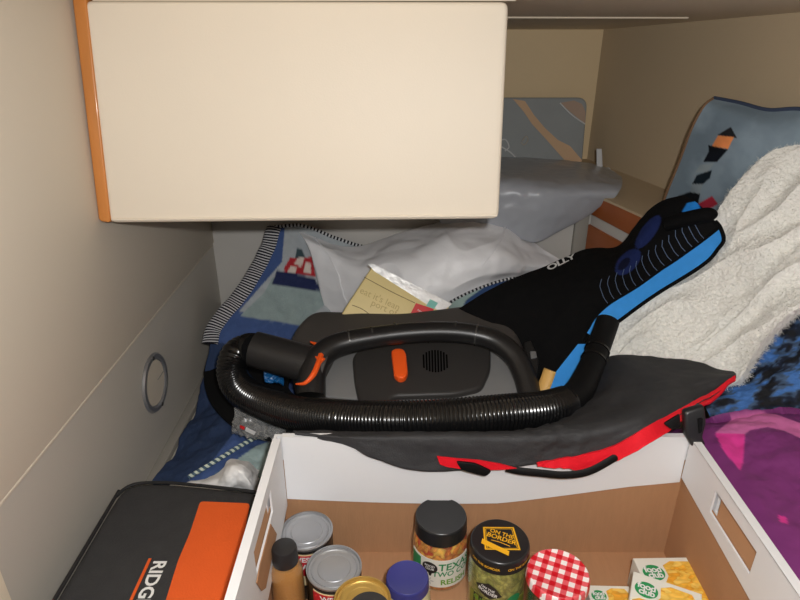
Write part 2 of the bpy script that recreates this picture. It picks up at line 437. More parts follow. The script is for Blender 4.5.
# ------------------------------------------------------------------ the compartment
XL = -.494
hx = lambda y: .58+.27*(1.9-y)
zc = lambda y: .784+(1.9-y)*.066
struct('floor', box_bm((XL-.02, .05, -.16), (1.13, 1.93, -.12)), M['strip'])
wl = box_bm((XL-.03, .05, -.12), (XL, 1.93, .276)); struct('wall_left', wl, M['wall_low'])
wu = box_bm((XL-.03, .05, .278), (XL+.004, 1.93, zc(.05)+.02), .0015); struct('wall_left_upper', wu, M['wall'])
struct('trim_1', box_bm((XL-.004, .05, .274), (XL+.0045, 1.5, .2785), .001), M['wall'])
struct('trim_2', box_bm((XL-.01, .44, -.12), (XL+.006, .537, .270), .003), M['bead'])
struct('trim_3', box_bm((XL, .30, -.12), (XL+.022, 1.53, .004), .003), M['strip'])
# bulkhead at the foot, ledge over it, lining behind
struct('wall_back', box_bm((XL, 1.52, -.12), (.50, 1.55, .405), .002), M['bulk'])
struct('trim_4', box_bm((.452, 1.508, -.12), (.487, 1.56, .405), .003), M['strip'])
bm = bmesh.new()
vs = [bm.verts.new(p) for p in ((XL, 1.52, .405), (.483, 1.50, .405), (.592, 1.12, .405), (hx(1.12), 1.12, .405), (hx(1.9), 1.9, .405), (XL, 1.9, .405))]
bm.faces.new(vs); r = bmesh.ops.extrude_face_region(bm, geom=bm.faces[:])
for v in r['geom']:
    if isinstance(v, bmesh.types.BMVert): v.co.z += .012
struct('trim_5', bm, M['hull'])
bm = bmesh.new(); p = [Vector((XL, 1.9, .40)), Vector((hx(1.9)+.01, 1.9, .40)), Vector((hx(1.9)+.01, 1.9, .83)), Vector((XL, 1.9, .83))]
struct('wall_back_upper', prism(p, Vector((0, -1, 0)), .03), M['tan'])
bm = bmesh.new(); A = []
for i in range(25):
    y = 1.92-i*1.87/24; A.append([bm.verts.new((hx(y), y, -.12+k*(1.12)/6)) for k in range(7)])
B = [[bm.verts.new(v.co+Vector((.03, 0, 0))) for v in r] for r in A]
for i in range(24):
    for k in range(6):
        bm.faces.new((A[i][k], A[i+1][k], A[i+1][k+1], A[i][k+1])); bm.faces.new((B[i][k], B[i][k+1], B[i+1][k+1], B[i+1][k]))
    bm.faces.new((A[i][0], B[i][0], B[i+1][0], A[i+1][0])); bm.faces.new((A[i][6], A[i+1][6], B[i+1][6], B[i][6]))
for k in range(6):
    bm.faces.new((A[0][k], A[0][k+1], B[0][k+1], B[0][k])); bm.faces.new((A[24][k], B[24][k], B[24][k+1], A[24][k+1]))
struct('wall_right', bm, M['hull'])
p = [Vector((XL-.03, .05, zc(.05))), Vector((1.12, .05, zc(.05))), Vector((1.12, 1.93, zc(1.93))), Vector((XL-.03, 1.93, zc(1.93)))]
struct('ceiling', prism(p, Vector((0, -.066, -1)).normalized(), .03), M['ceil'])
a, b_ = Vector((.10, 1.385, zc(1.385)-.001)), Vector((.60, 1.40, zc(1.40)-.001))
struct('trim_6', tube([a, b_], .0022, 8, .05), M['bead'])

# hull shelf face: timber boards with a grey strip between, running forward along the hull
hd = (Vector((.72, .75, 0))-Vector((.515, 1.50, 0))).normalized(); hn = Vector((-hd.y, hd.x, 0))
if hn.x > 0: hn = -hn
o0 = Vector((.489, 1.503, 0))
def plank(z0, z1, th, off=0): return prism([o0+hd*.0+hn*off+Vector((0, 0, z0)), o0+hd*.37+hn*off+Vector((0, 0, z0)), o0+hd*.37+hn*off+Vector((0, 0, z1)), o0+hn*off+Vector((0, 0, z1))], hn, th, .002)
sf = empty('shelf_front', o0+Vector((0, 0, .2)), 'shelf front of two varnished orange-brown boards with grey strip along the right wall', 'shelf')
finish('board', plank(.362, .412, .014, .006), M['wood_red'], sf)
finish('board', plank(.16, .334, .014, .006), M['wood_red'], sf)
finish('strip', plank(.004, .404, .010, 0), M['bulk'], sf)

# ------------------------------------------------------------------ overhead locker
lk = empty('overhead_locker', (-.15, 1.1, .516), 'cream padded overhead locker with an orange wooden edge, hanging at upper left', 'locker')
lean = lambda z: .953+(z-.516)*(.056/.325)
def door_pts(x0, x1, z0, z1): return [Vector((x0, lean(z0), z0)), Vector((x1, lean(z0), z0)), Vector((x1, lean(z1), z1)), Vector((x0, lean(z1), z1))]
dn = Vector((0, -1, .172)).normalized()
tl = lambda px, py: hitp(px, py, Vector((0, lean(.6), .6)), dn)
pts = round_poly([tl(109, 223), tl(499, 219), tl(509, 1), tl(83, 0)], .012, 5)
finish('door', prism(pts, dn, .03, .007, 4), M['cream'], lk)
# raised welt round the door and the lip along its top
q = [tl(112, 219.5), tl(300, 217.5), tl(497, 215.5)]
finish('welt', tube([p+dn*.0005 for p in q], .002, 8, .01), M['cream'], lk)
finish('lip', box_bm((-.455, lean(.838)-.006, .8395), (.172, lean(.838)+.03, .8445), .002), M['cream'], lk)
finish('carcass', prism([p-dn*.031 for p in (tl(116, 216), tl(493, 213), tl(500, 8), tl(92, 8))], dn, .30), M['wall'], lk)
w = [tl(99, 221), tl(111, 223), tl(86, -6), tl(72, -6)]
finish('wood_edge', prism(round_poly([p+dn*.002 for p in w], .006, 3), dn, .028, .003), M['wood'], lk)

# ------------------------------------------------------------------ berth cushion
bc = empty('berth_cushion', (0, .9, -.12), 'pale beige berth cushion lying under the bedding', 'cushion')
finish('cushion', box_bm((XL+.024, .12, -.118), (.66, 1.50, 0), .012, seg=3), M['cushion'], bc)
finish('piping', tube([Vector((XL+.028, .13, -.006)), Vector((XL+.028, 1.49, -.006))], .004, 8, .05), M['cushion'], bc)

# ------------------------------------------------------------------ round plate on the left wall
rw = empty('wall_vent', (XL, 1.04, .152), 'round silver ring plate with screws on the left wall', 'vent')
ax = Vector((1, 0, 0)); cw = Vector((XL, 1.04, .152))
finish('ring', lathe([(.047, .0005), (.060, .0005), (.061, .002), (.058, .006), (.050, .0065), (.047, .004), (.047, .0005)], cw, 48, None, ax, False), M['alu'], rw)
finish('centre_plate', lathe([(.001, .0004), (.046, .0004), (.046, .003), (.001, .003)], cw, 48, None, ax), M['wall'], rw)
for dz in (.054, -.054): finish('screw', lathe([(.004, .005), (.004, .0075), (.003, .008), (0, .008)], cw+Vector((0, .004, dz)), 16, None, ax), M['dark_metal'], rw)
finish('thumb_latch', box_bm((XL+.003, 1.05, .151), (XL+.0045, 1.082, .153), .0006), M['strip'], rw)

# ------------------------------------------------------------------ white cardboard box
X0, X1, Y0, Y1, ZR = -.190, .447, .33, .752, .245
cb = empty('cardboard_box', (.13, .54, 0), 'open white cardboard box with brown inside, holding jars and cans', 'box')
bm = bmesh.new()
def walls(bm, x0, x1, y0, y1, z0, z1, t):
    box_bm((x0, y0, z0), (x1, y0+t, z1), 0, bm); box_bm((x0, y1-t, z0), (x1, y1, z1), 0, bm)
def side_panel(x, th, y0, y1, z0a, z0b, z1, hole=None, z1b=None):
    """panel in the plane x, thickness th towards +x, bottom edge z0a (at y0) to z0b (at y1), optional slot"""
    bm = bmesh.new()
    def P(y, z): return Vector((x, y, z))
    zl = lambda y: z0a+(z0b-z0a)*(y-y0)/(y1-y0)
    if hole:
        a, b_, c, d = hole; ys = [y0, a, b_, y1]
        for i in range(3):
            zs = [(zl, c), (c, d), (d, z1)]
            for j in range(3):
                if i == 1 and j == 1: continue
                lo = [zl(ys[i]), zl(ys[i+1])] if j == 0 else [[c, d][j-1]]*2
                hi = [c, d, z1][j]
                bm.faces.new([bm.verts.new(q) for q in (P(ys[i], lo[0]), P(ys[i+1], lo[1]), P(ys[i+1], hi), P(ys[i], hi))])
    else: bm.faces.new([bm.verts.new(q) for q in (P(y0, zl(y0)), P(y1, zl(y1)), P(y1, z1), P(y0, z1))])
    bmesh.ops.remove_doubles(bm, verts=bm.verts, dist=1e-5)
    r = bmesh.ops.extrude_face_region(bm, geom=bm.faces[:])
    for v in r['geom']:
        if isinstance(v, bmesh.types.BMVert): v.co.x += th
    return bm
HOLE = (.545, .652, .188, .226)
finish('back_panel', box_bm((X0, Y1-.004, .002), (X1, Y1, ZR)), M['white_card'], cb)
finish('front_panel', box_bm((X0, Y0, .002), (X1, Y0+.004, ZR)), M['white_card'], cb)
finish('side_panel', side_panel(X0, .004, Y0+.004, Y1-.004, .002, .002, ZR, HOLE), M['white_card'], cb)
finish('side_panel', side_panel(X1-.004, .004, Y0+.004, Y1-.004, .002, .002, ZR, HOLE), M['white_card'], cb)
finish('bottom', box_bm((X0+.0045, Y0+.0045, .002), (X1-.0045, Y1-.0045, .007)), M['brown_card'], cb)
li = bmesh.new()
box_bm((X0+.0045, Y1-.0065, .007), (X1-.0045, Y1-.0045, .20), 0, li); box_bm((X0+.0045, Y0+.0045, .007), (X1-.0045, Y0+.0065, .20), 0, li)
box_bm((X0+.0045, Y0+.0065, .007), (X0+.0065, Y1-.0065, .186), 0, li); box_bm((X1-.0065, Y0+.0065, .007), (X1-.0045, Y1-.0065, .186), 0, li)
finish('lining', li, M['brown_card'], cb)
# white flaps folded over the rim and down inside
bk = []
for i in range(25):
    x = X0+.012+(X1-X0-.024)*i/24; t = i/24
    zb = .128-.010*math.sin(PI*min(1, t*1.15))+.034*max(0, t-.55)/.45
    bk.append((x, zb))
bm = bmesh.new(); R = []
for x, zb in bk:
    R.append([bm.verts.new(q) for q in ((x, Y1-.0085, zb), (x, Y1-.0115, zb), (x, Y1-.009, ZR+.001), (x, Y1+.001, ZR+.001), (x, Y1+.001, ZR+.0003), (x, Y1-.0085, ZR+.0003))])
for a, c in zip(R, R[1:]):
    for k in range(6): bm.faces.new((a[k], c[k], c[(k+1) % 6], a[(k+1) % 6]))
bm.faces.new(R[0]); bm.faces.new(R[-1][::-1])
finish('flap', bm, M['white_card'], cb)
finish('flap', side_panel(X1-.0115, .003, Y0+.012, Y1-.0125, .150, .172, ZR+.0008, HOLE), M['white_card'], cb)
finish('flap', side_panel(X0+.0085, .003, Y0+.012, Y1-.0125, .085, .116, ZR+.0008, HOLE), M['white_card'], cb)
finish('rim', box_bm((X1-.0115, Y0+.012, ZR), (X1+.0005, Y1-.0125, ZR+.0015)), M['white_card'], cb)
finish('rim', box_bm((X0-.0005, Y0+.012, ZR), (X0+.0115, Y1-.0125, ZR+.0015)), M['white_card'], cb)
for sx, xx in ((1, X1), (-1, X0)):
    p = [Vector((xx-sx*.0075, HOLE[0]+.002, .189)), Vector((xx-sx*.0075, HOLE[1]-.012, .189)), Vector((xx-sx*.002, HOLE[1]-.004, .2275)), Vector((xx-sx*.002, HOLE[0]+.002, .2275))]
    finish('handle_tab', prism(p, Vector((-sx, 0, 0)), .0015), M['brown_card'], cb)
p = [hit(px_, py_, x=-.1765) for px_, py_ in ((271, 524), (277, 534), (266, 588), (262, 591), (257, 583), (260, 566))]
finish('handle_tab', prism(p, Vector((1, 0, 0)), .0012), M['brown_card'], cb)
p = [hit(649, 547, z=.008), hit(664, 544, z=.008), hit(670, 548, z=.008), hit(655, 550, z=.008)]
finish('tape_scrap', prism([q+Vector((0, 0, .001)) for q in p], Vector((0, 0, 1)), .0006), M['film'], cb)

# ------------------------------------------------------------------ cans and jars
FZ = .0072
def can(x, y, r, h, lid, label, side, sidemats):
    t = empty('food_can', (x, y, FZ), label, 'can')
    c = (x, y, 0)
    finish('lid', lathe([(r*.97, h-.006), (r+.0008, h-.003), (r+.001, h), (r*.965, h+.0006), (r*.93, h-.003), (r*.86, h-.0032), (r*.84, h-.0022), (r*.80, h-.0034), (r*.62, h-.0034), (r*.60, h-.0026), (r*.57, h-.0032), (0, h-.0032)], c), lid, t)
    finish('body', lathe([(r*.95, FZ), (r, FZ+.003), (r, h-.0062), (r*.97, h-.0061)], c), sidemats[0], t)
    return t
CA, CB = (-.1415, .692), (-.0935, .624)
for (cx, cy), lab in ((CA, 'steel food can with red and black label, in the back left corner of the box'), (CB, 'steel food can with red and black label, in front of the corner can')):
    t = can(cx, cy, .0385, .112, M['can'], lab, None, [M['can_black']])
    lb = finish('label', cyl_patch((cx, cy), .0392, -PI*.5-.75, -PI*.5+.9, .040, .102), M['label_cream'], t)
    finish('label_band', cyl_patch((cx, cy), .0395, -PI*.5-.75, -PI*.5+.9, .060, .100), M['can_red'], t)
    text_mesh('lettering', 'WESTERN', .013, cylf((cx, cy), .0397, -PI*.5+.30, .092), M['white_print'], t, .03)
    text_mesh('lettering', 'FAMILY', .013, cylf((cx, cy), .0397, -PI*.5+.30, .078), M['white_print'], t, .03)
t = can(-.049, .5555, .0365, .13, M['gold'], 'gold-lidded tin partly hidden under the black cap at front', None, [M['label_cream']])
# mustard bottle
bx, by = -.1595, .617
t = empty('sauce_bottle', (bx, by, FZ), 'clear bottle of brown mustard sauce with a black cap, at the left of the box', 'bottle')
prof = [(.017, FZ), (.0225, FZ+.004), (.0238, .02), (.0238, .104), (.0228, .116), (.0185, .126), (.0155, .1295)]
finish('sauce', lathe([(r-.0012, z+.0008) for r, z in prof[:-1]]+[(0, .1275)], (bx, by, 0)), M['mustard'], t)
finish('glass', lathe(prof+[(.0148, .134)], (bx, by, 0)), M['glass'], t)
finish('cap', lathe([(.0155, .131), (.0178, .1315), (.0182, .134), (.0174, .155), (.0160, .1582), (.0140, .159), (0, .159)], (bx, by, 0)), M['cap_black'], t)
# black capped bottle right at the front
bx, by = -.036, .490
t = empty('black_capped_bottle', (bx, by, FZ), 'black cap of a tall bottle at the front edge, before the gold lid', 'bottle')
finish('body', lathe([(.018, FZ), (.0265, FZ+.004), (.027, .02), (.027, .13), (.024, .15), (.02, .16), (0, .16)], (bx, by, 0)), M['mustard'], t)
finish('cap', lathe([(.024, .1605), (.0268, .161), (.027, .165), (.0262, .192), (.0245, .195), (0, .1952)], (bx, by, 0)), M['cap_black'], t)
# blue lid jar
def jar(name, x, y, r, h, lidr, lidh, lidm, fill, label, cat='jar', ribs=False):
    t = empty(name, (x, y, FZ), label, cat); c = (x, y, 0); zl = h-lidh
    prof = [(r*.8, FZ), (r*.95, FZ+.003), (r, FZ+.010), (r, zl-.022), (r*.97, zl-.012), (lidr*.93, zl-.003)]
    finish('contents', lathe([(q-.0016, z+.001) for q, z in prof[:-1]]+[(lidr*.9, zl-.006), (0, zl-.006)], c, 48), fill, t)
    finish('glass', lathe(prof+[(lidr*.92, zl+.003)], c, 48), M['glass'], t)
    ld = finish('lid', lathe([(lidr*.94, zl), (lidr, zl+.001), (lidr, zl+.004), (lidr*.985, zl+.006), (lidr*.985, h-.004), (lidr*.96, h-.0008), (lidr*.93, h), (lidr*.88, h-.001), (0, h-.001)], c, 56), lidm, t)
    return t, ld
jar('spread_jar', .0105, .617, .0345, .10, .0310, .018, M['lid_blue'], M['mayo'], 'small jar of pale spread with a plain blue lid')
jar('silver_lidded_jar', .0405, .541, .026, .118, .0245, .012, M['can'], M['mayo'], 'silver jar lid just peeping in at the front edge below the corn relish jar')
# corn relish
tx, ty = .063, .708
t, ld = jar('corn_relish_jar', tx, ty, .0435, .126, .0405, .026, M['lid_black'], M['relish'], 'tall jar of orange corn relish with a plain black lid and white label')
c = (tx, ty); a = -PI/2
la = finish('label', cyl_patch(c, .0442, a-1.25, a+1.1, .022, .076, 30, .0006, None, lambda t_: .078), M['label_white'], t)
finish('label_edge', cyl_patch(c, .0444, a-1.25, a-.78, .022, .074, 8), M['ink_green'], t)
text_mesh('lettering', 'TEXAS', .019, cylf(c, .0446, a+.50, .0645, .05), M['ink_green'], t, .02, shear=.1)
text_mesh('lettering', 'TWO CORN', .0138, cylf(c, .0446, a+.55, .051, .06), M['ink_green'], t, .02, shear=.1)
text_mesh('lettering', 'RELISH', .0150, cylf(c, .0446, a+.48, .033, .02), M['ink_lime'], t, .03)
finish('badge', patch_fn(cylf(c, .0446, a-.42, .061), ell(0, 0, .0125, .0112)), M['ink_black'], t)
finish('badge_tip', patch_fn(cylf(c, .0446, a-.40, .0465), [(-.003, .004), (.003, .004), (.0015, -.002), (-.0015, -.002)]), M['ink_black'], t)
text_mesh('lettering', 'FOOD', .0058, cylf(c, .0448, a-.42, .064), M['white_print'], t, .03)
text_mesh('lettering', 'CLUB', .0058, cylf(c, .0448, a-.42, .0585), M['white_print'], t, .03)
for k in range(5):
    q = 2*PI*k/5; finish('sketch', patch_fn(cylf(c, .0446, a-.42, .034), ell(.004*math.cos(q), .0045*math.sin(q), .0034, .0014, 12, q)), M['ink_grey'], t)
# guacamole salsa
gx, gy = .143, .645
t, ld = jar('guacamole_salsa_jar', gx, gy, .0425, .14, .0432, .021, M['lid_black'], M['salsa'], 'jar of green guacamole salsa with black lid printed in yellow')
c = (gx, gy); ux, uy = Vector((1, 0, 0)), Vector((0, 1, 0)); o = Vector((gx, gy, .1396)); ra = -.42
f = planef(o+Vector((.003, .004, 0)), ux, uy, ra)
def frame_poly(pts, w):
    bm = bmesh.new(); P = [Vector(p) for p in pts]; ce = sum(P, Vector((0, 0)))/len(P)
    A = [bm.verts.new(f(*p)) for p in P]; B = [bm.verts.new(f(*(ce+(p-ce)*(1-w)))) for p in P]
    for i in range(len(P)): bm.faces.new((A[i-1], A[i], B[i], B[i-1]))
    return bm
dia = [(-.026, .006), (-.002, .027), (.024, .010), (.017, -.016), (-.009, -.022)]
sq = [(-.024, .021), (.021, .024), (.027, -.018), (-.023, -.021)]
f = planef(o+Vector((.001, .003, 0)), ux, uy, -.08)
finish('lid_frame', frame_poly(sq, .10), M['ink_yellow'], t)
finish('lid_frame', frame_poly([(x*.86, y*.86) for x, y in sq], .04), M['ink_yellow'], t)
text_mesh('lettering', 'ON THE', .0095, planef(o+Vector((.0045, .0125, .0002)), ux, uy, ra), M['ink_yellow'], t, .02)
text_mesh('lettering', 'BORDER', .0112, planef(o+Vector((.0025, .0035, .0002)), ux, uy, ra), M['ink_yellow'], t, .02)
finish('lid_banner', patch_fn(planef(o+Vector((-.009, -.0125, .0003)), ux, uy, ra-.12), [(-.022, .006), (.020, .004), (.022, -.004), (-.020, -.003)]), M['ink_yellow'], t)
finish('lid_swash', patch_fn(planef(o+Vector((-.001, -.0045, .0002)), ux, uy, ra), [(-.013, .0012), (0, .0022), (.015, .0006), (.015, -.0004), (0, .0010), (-.013, 0)]), M['ink_yellow'], t)
ringr = .0427
for q, s_ in ((a-.66, 'ON THE BORDER'), (a+.66, 'ON THE BORDER')):
    text_mesh('lettering', s_, .0058, cylf(c, .0429, q, .1285), M['ink_yellow'], t, .02)
finish('label', cyl_patch(c, .0431, a-1.2, a+1.0, .018, .066), M['label_olive'], t)
fb = cylf(c, .0434, a-.45, .083, -.25)
finish('badge', patch_fn(fb, [(-.021, 0), (-.004, .016), (.008, .012), (.021, 0), (.006, -.012), (-.008, -.010)]), M['ink_black'], t)
text_mesh('lettering', 'ON THE', .0056, cylf(c, .0436, a-.47, .088, -.25), M['white_print'], t, .03)
text_mesh('lettering', 'BORDER', .0078, cylf(c, .0436, a-.47, .081, -.25), M['white_print'], t, .03)
finish('label_block', patch_fn(cylf(c, .0434, a-.30, .055), [(-.030, .012), (.020, .012), (.020, -.016), (-.030, -.016)]), M['ink_black'], t)
text_mesh('lettering', 'GUACAMOLE', .0095, cylf(c, .0437, a-.36, .060, 0), M['ink_lime'], t, .03, spacing=.9)
text_mesh('lettering', 'SALSA', .0125, cylf(c, .0437, a-.36, .0485, 0), M['ink_lime'], t, .03)
finish('label_leaf', patch_fn(cylf(c, .0436, a+.42, .069, .5), ell(0, 0, .012, .009, 16)), M['ink_green'], t)
# gingham jam
t, ld = jar('jam_jar', .2165, .5985, .0385, .13, .0432, .015, M['gingham'], M['jam'], 'jar of dark jam with a red and white gingham lid')
finish('label', cyl_patch((.2165, .5985), .0391, a-.9, a+.9, .02, .075), M['label_white'], t)

# ------------------------------------------------------------------ pasta cartons
def carton(px1, py1, px2, py2, ztop, h, depth, label):
    A, B = hit(px1, py1, z=ztop), hit(px2, py2, z=ztop)
    u = (B-A).normalized(); v = Vector((u.y, -u.x, 0))      # v points to the camera
    if v.y > 0: v = -v
    wd = (B-A).length; n = Vector((0, 0, 1)); t = empty('pasta_carton', (A+B)/2+v*depth/2-n*h, label, 'carton', 'pasta cartons')
    P = [A, B, B+v*depth, A+v*depth]
    finish('carton', prism(P, n, h, .0008, 1), M['label_white'], t)
    top = A+n*.0003; L = lambda x, y: top+u*(x*wd)+v*(y*wd)
    def poly(pts, e=0): return prism([L(*p)+n*(.0003+e) for p in pts], n, .0003)
    s = [(.42, .16), (.56, .08), (.86, .09), (.96, .28), (.98, 1.3), (.03, 1.3), (.04, .56), (.14, .49), (.34, .48), (.43, .36)]
    finish('printed_photo', poly(smooth_poly([Vector((x, y, 0)) for x, y in s], 3) and s), M['pasta'], t)
    finish('logo_ring', poly(ell(.22, .30, .185, .165, 36), .0003), M['label_white'], t)
    finish('logo', poly(ell(.22, .30, .170, .150, 36), .0006), M['logo_green'], t)
    finish('blue_corner', poly([(.78, 1.25), (.99, 1.05), (.99, 1.3), (.78, 1.3)], .0004), M['ink_blue'], t)
    fo = lambda cx, cy: (lambda x, y: L(cx, cy)+n*.0016+u*x-v*y)
    text_mesh('lettering', 'food', wd*.155, fo(.22, .25), M['white_print'], t, .03, spacing=.92)
    text_mesh('lettering', 'club', wd*.155, fo(.23, .355), M['white_print'], t, .03, spacing=.92)
    return t
carton(633, 558, 694, 557, .064, .055, .165, 'yellow pasta carton at the right wall of the box, under the tilted one')
carton(586, 585, 629, 586, .050, .040, .165, 'yellow pasta carton next to the gingham jam jar')
carton(633.5, 571, 702, 594, .096, .030, .165, 'tilted yellow pasta carton lying on top of the other two')

# ------------------------------------------------------------------ black and orange tool bag
tb = empty('tool_bag', (-.33, .6, 0), 'black and orange zipped tool bag standing between left wall and white box', 'bag')
tz = .125; n = Vector((0, 0, 1))
out = [Vector((-.456, .30, tz)), Vector((-.196, .30, tz)), Vector((-.196, .757, tz)), Vector((-.30, .775, tz)), Vector((-.40, .788, tz)), Vector((-.456, .78, tz))]
oo = round_poly(out, .045, 6)
finish('body', prism(oo, n, .123, .016, 4), M['canvas'], tb)
finish('edge_piping', tube([q-Vector((0, 0, .004)) for q in oo+[oo[0]]], .0028, 8, .01), M['piping'], tb)
Z = lambda px, py: hit(px, py, z=tz+.001)
fp = [Z(200, 501), Z(250, 503), Vector((-.198, .30, tz+.001)), Vector((-.300, .30, tz+.001)), Z(160, 618), Z(178, 560), Z(190, 532)]
finish('orange_panel', prism(round_poly(fp, .006, 2), n, .0018, .0006, 1), M['orange_fab'], tb)
o = Z(153.5, 604)+Vector((.0, 0, .0005))
text_mesh('lettering', 'RIDGID', .034, lambda x, y: Vector((-.337+y*.76, hit(160, 561, z=tz).y-x*.80, tz+.0014)), M['white_print'], tb, .025, 'LEFT', spacing=.98)
finish('underline', box_bm((-.3545, .35, tz+.0003), (-.3505, hit(150, 559, z=tz).y, tz+.0013)), M['orange_fab'], tb)
# zip round the side
finish('zip', tube([Vector((q.x, q.y, .075)) + (Vector((q.x, q.y, 0))-Vector((-.33, .55, 0))).normalized()*.0008 for q in oo+[oo[0]]], .003, 6, .01), M['piping'], tb)

# ------------------------------------------------------------------ lighthouse quilt
BLUE, NAVY, PALE, GREY = (70, 92, 142), (38, 46, 84), (150, 166, 166), (172, 178, 182)
qm = painted('quilted cotton', .85, .16, 60, .5, 260)
ql = empty('quilt', (-.25, 1.25, 0), 'blue and grey patchwork quilt with lighthouse patch and striped binding, heaped by left wall', 'quilt')
def qd(u, v, p): return .010*fbm(p, 9, 1)+.004*fbm(p, 26, 2)
ctrl = [[(275, 228, 1.475), (305, 226, 1.48), (355, 245, 1.485), (430, 262, 1.485)],
        [(266, 252, 1.44), (305, 256, 1.45), (358, 268, 1.46), (430, 280, 1.46)],
        [(244, 290, 1.385), (292, 296, 1.395), (352, 305, 1.42), (430, 310, 1.42)],
        [(216, 324, 1.315), (262, 334, 1.31), (330, 345, 1.33), (430, 345, 1.36)],
        [(209, 348, 1.265), (250, 368, 1.24), (310, 385, 1.22), (400, 392, 1.22)],
        [(200, 398, 0, .025), (240, 400, 0, .06), (300, 408, 0, .06), (380, 410, 0, .06)],
        [(183, 432, 0, .018), (228, 425, 0, .055), (280, 430, 0, .05), (360, 430, 0, .05)],
        [(172, 455, 0, .014), (212, 452, 0, .05), (264, 448, 0, .05), (330, 455, 0, .045)],
        [(150, 482, 0, .012), (190, 484, 0, .03), (262, 478, 0, .035), (300, 480, 0, .03)]]
regs = [([(200, 315), (240, 312), (300, 326), (420, 350), (420, 500), (140, 500), (140, 470)], BLUE),
        ([(255, 225), (285, 225), (282, 262), (262, 285), (240, 310), (225, 340), (195, 345)], BLUE),
        ([(240, 316), (265, 292), (272, 278), (330, 290), (330, 300), (300, 326)], PALE),
        ([(272, 284), (277, 270), (314, 278), (322, 291)], NAVY),
        ([(284, 268), (290, 258), (312, 257), (316, 277), (284, 271)], (176, 44, 52)),
        ([(294, 264), (299, 256), (305, 257), (301, 267)], (220, 206, 196)), ([(303, 273), (306, 262), (311, 264), (311, 274)], (220, 206, 196)),
        ([(287, 272), (291, 266), (297, 268), (295, 273)], (220, 206, 196)), ([(295, 258), (297, 248), (302, 249), (305, 257)], (60, 78, 84)),
        ([(236, 345), (262, 398), (250, 420), (236, 430), (205, 470), (185, 492), (140, 492), (140, 470), (170, 445), (195, 395), (200, 340)], (48, 64, 96)),  # darker blue: shade of the folded part, painted into the quilt colour
        ([(192, 482), (268, 436), (268, 500), (170, 500)], (150, 172, 176)), ([(188, 480), (262, 432), (278, 438), (200, 484)], BLUE),
        ([(204, 482), (256, 446), (276, 439), (276, 490)], (156, 176, 176))]
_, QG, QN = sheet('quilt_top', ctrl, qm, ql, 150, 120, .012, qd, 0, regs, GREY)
bind = stripes('black and white striped binding', (40, 40, 46), (206, 206, 208), 150, 2.0, .62)
edge = [QG[i][0]+QN[i][0]*.004 for i in range(0, 74, 4)]
finish('striped_binding', tube(edge, lambda s, t_: .019*(1 if s > .0 else .7), 12, .004, .35, QN[20][0]), bind, ql)
dots = stripes('dotted edging', (34, 34, 40), (196, 198, 200), 110, 0)
finish('dotted_edging', tube([QG[0][j]+QN[0][j]*.004 for j in range(0, 100, 5)], .0045, 8, .004), dots, ql)
pipe = stripes('twisted cord', (70, 92, 110), (204, 214, 200), 95, 1.0)
finish('twisted_cord', tube([W(p)+Vector((0, -.004, .012)) for p in ((190, 481, 0, .032), (218, 464, 0, .05), (244, 448, 0, .053), (267, 436, 0, .05))], .0042, 8, .004), pipe, ql)
ctrl = [[(436, 312, 1.272), (456, 299, 1.262), (480, 288, 1.265), (505, 280, 1.275), (528, 277, 1.30)],
        [(440, 330, 1.25), (462, 320, 1.235), (486, 305, 1.24), (510, 295, 1.25), (530, 290, 1.28)],
        [(445, 350, 1.23), (470, 345, 1.21), (494, 325, 1.215), (516, 310, 1.235), (534, 300, 1.26)]]
_, G2, N2 = sheet('folded_corner', ctrl, qm, ql, 40, 60, .012, None, 0, [([(452, 330), (466, 300), (486, 286), (530, 272), (540, 300), (500, 350)], (46, 70, 112))], (150, 170, 166))
finish('dotted_edging', tube([p+n_*.002 for p, n_ in list(zip(G2[0], N2[0]))[::4]], .0032, 8, .003), dots, ql)

# ------------------------------------------------------------------ white plastic-covered bundle
wb = empty('plastic_bundle', (.05, 1.4, .05), 'soft grey-white bundle in crinkled plastic, lying under the locker behind the vacuum', 'bundle')
ctrl = [[(298, 231, 1.475), (350, 247, 1.47), (400, 233, 1.48), (450, 220, 1.485), (497, 219, 1.485), (530, 240, 1.47), (563, 262, 1.44)],
        [(306, 242, 1.44), (352, 256, 1.40), (405, 245, 1.38), (455, 234, 1.38), (502, 237, 1.39), (534, 252, 1.42), (563, 265, 1.43)],
        [(313, 262, 1.42), (357, 272, 1.36), (408, 266, 1.32), (458, 258, 1.31), (500, 254, 1.33), (532, 262, 1.38), (562, 267, 1.42)],
        [(320, 290, 1.41), (362, 300, 1.34), (410, 294, 1.29), (454, 287, 1.28), (494, 273, 1.31), (528, 270, 1.37), (560, 269, 1.42)],
        [(328, 320, 1.40), (366, 330, 1.34), (410, 322, 1.29), (452, 302, 1.29), (490, 284, 1.32), (525, 276, 1.38), (558, 272, 1.42)],
        [(333, 345, 1.40), (368, 360, 1.34), (412, 350, 1.32), (452, 330, 1.31), (492, 305, 1.34), (525, 292, 1.40), (556, 285, 1.43)]]
def wd_(u, v, p):
    e = min(1, 5*u, 5*(1-u), 5*v, 5*(1-v)); return e*(.012*noise.noise(p*9)-.022*abs(noise.noise(p*6+Vector((5, 2, 1))))**.7)+.0026*noise.noise(p*28+Vector((noise.noise(p*15), 0, 0)))
_, WG, WN = sheet('wrapper', ctrl, M['whitebag'], wb, 110, 150, .02, wd_, .02)
finish('seam', tube([WG[i][int(8+i*.10)]+WN[i][8]*.002 for i in range(2, 100, 4)], .0022, 6, .005), M['whitebag'], wb)
finish('seam', tube([WG[int(8+k*2.0)][int(104-k*.5)]+WN[20][100]*.002 for k in range(0, 26, 2)], .0018, 6, .005), M['whitebag'], wb)

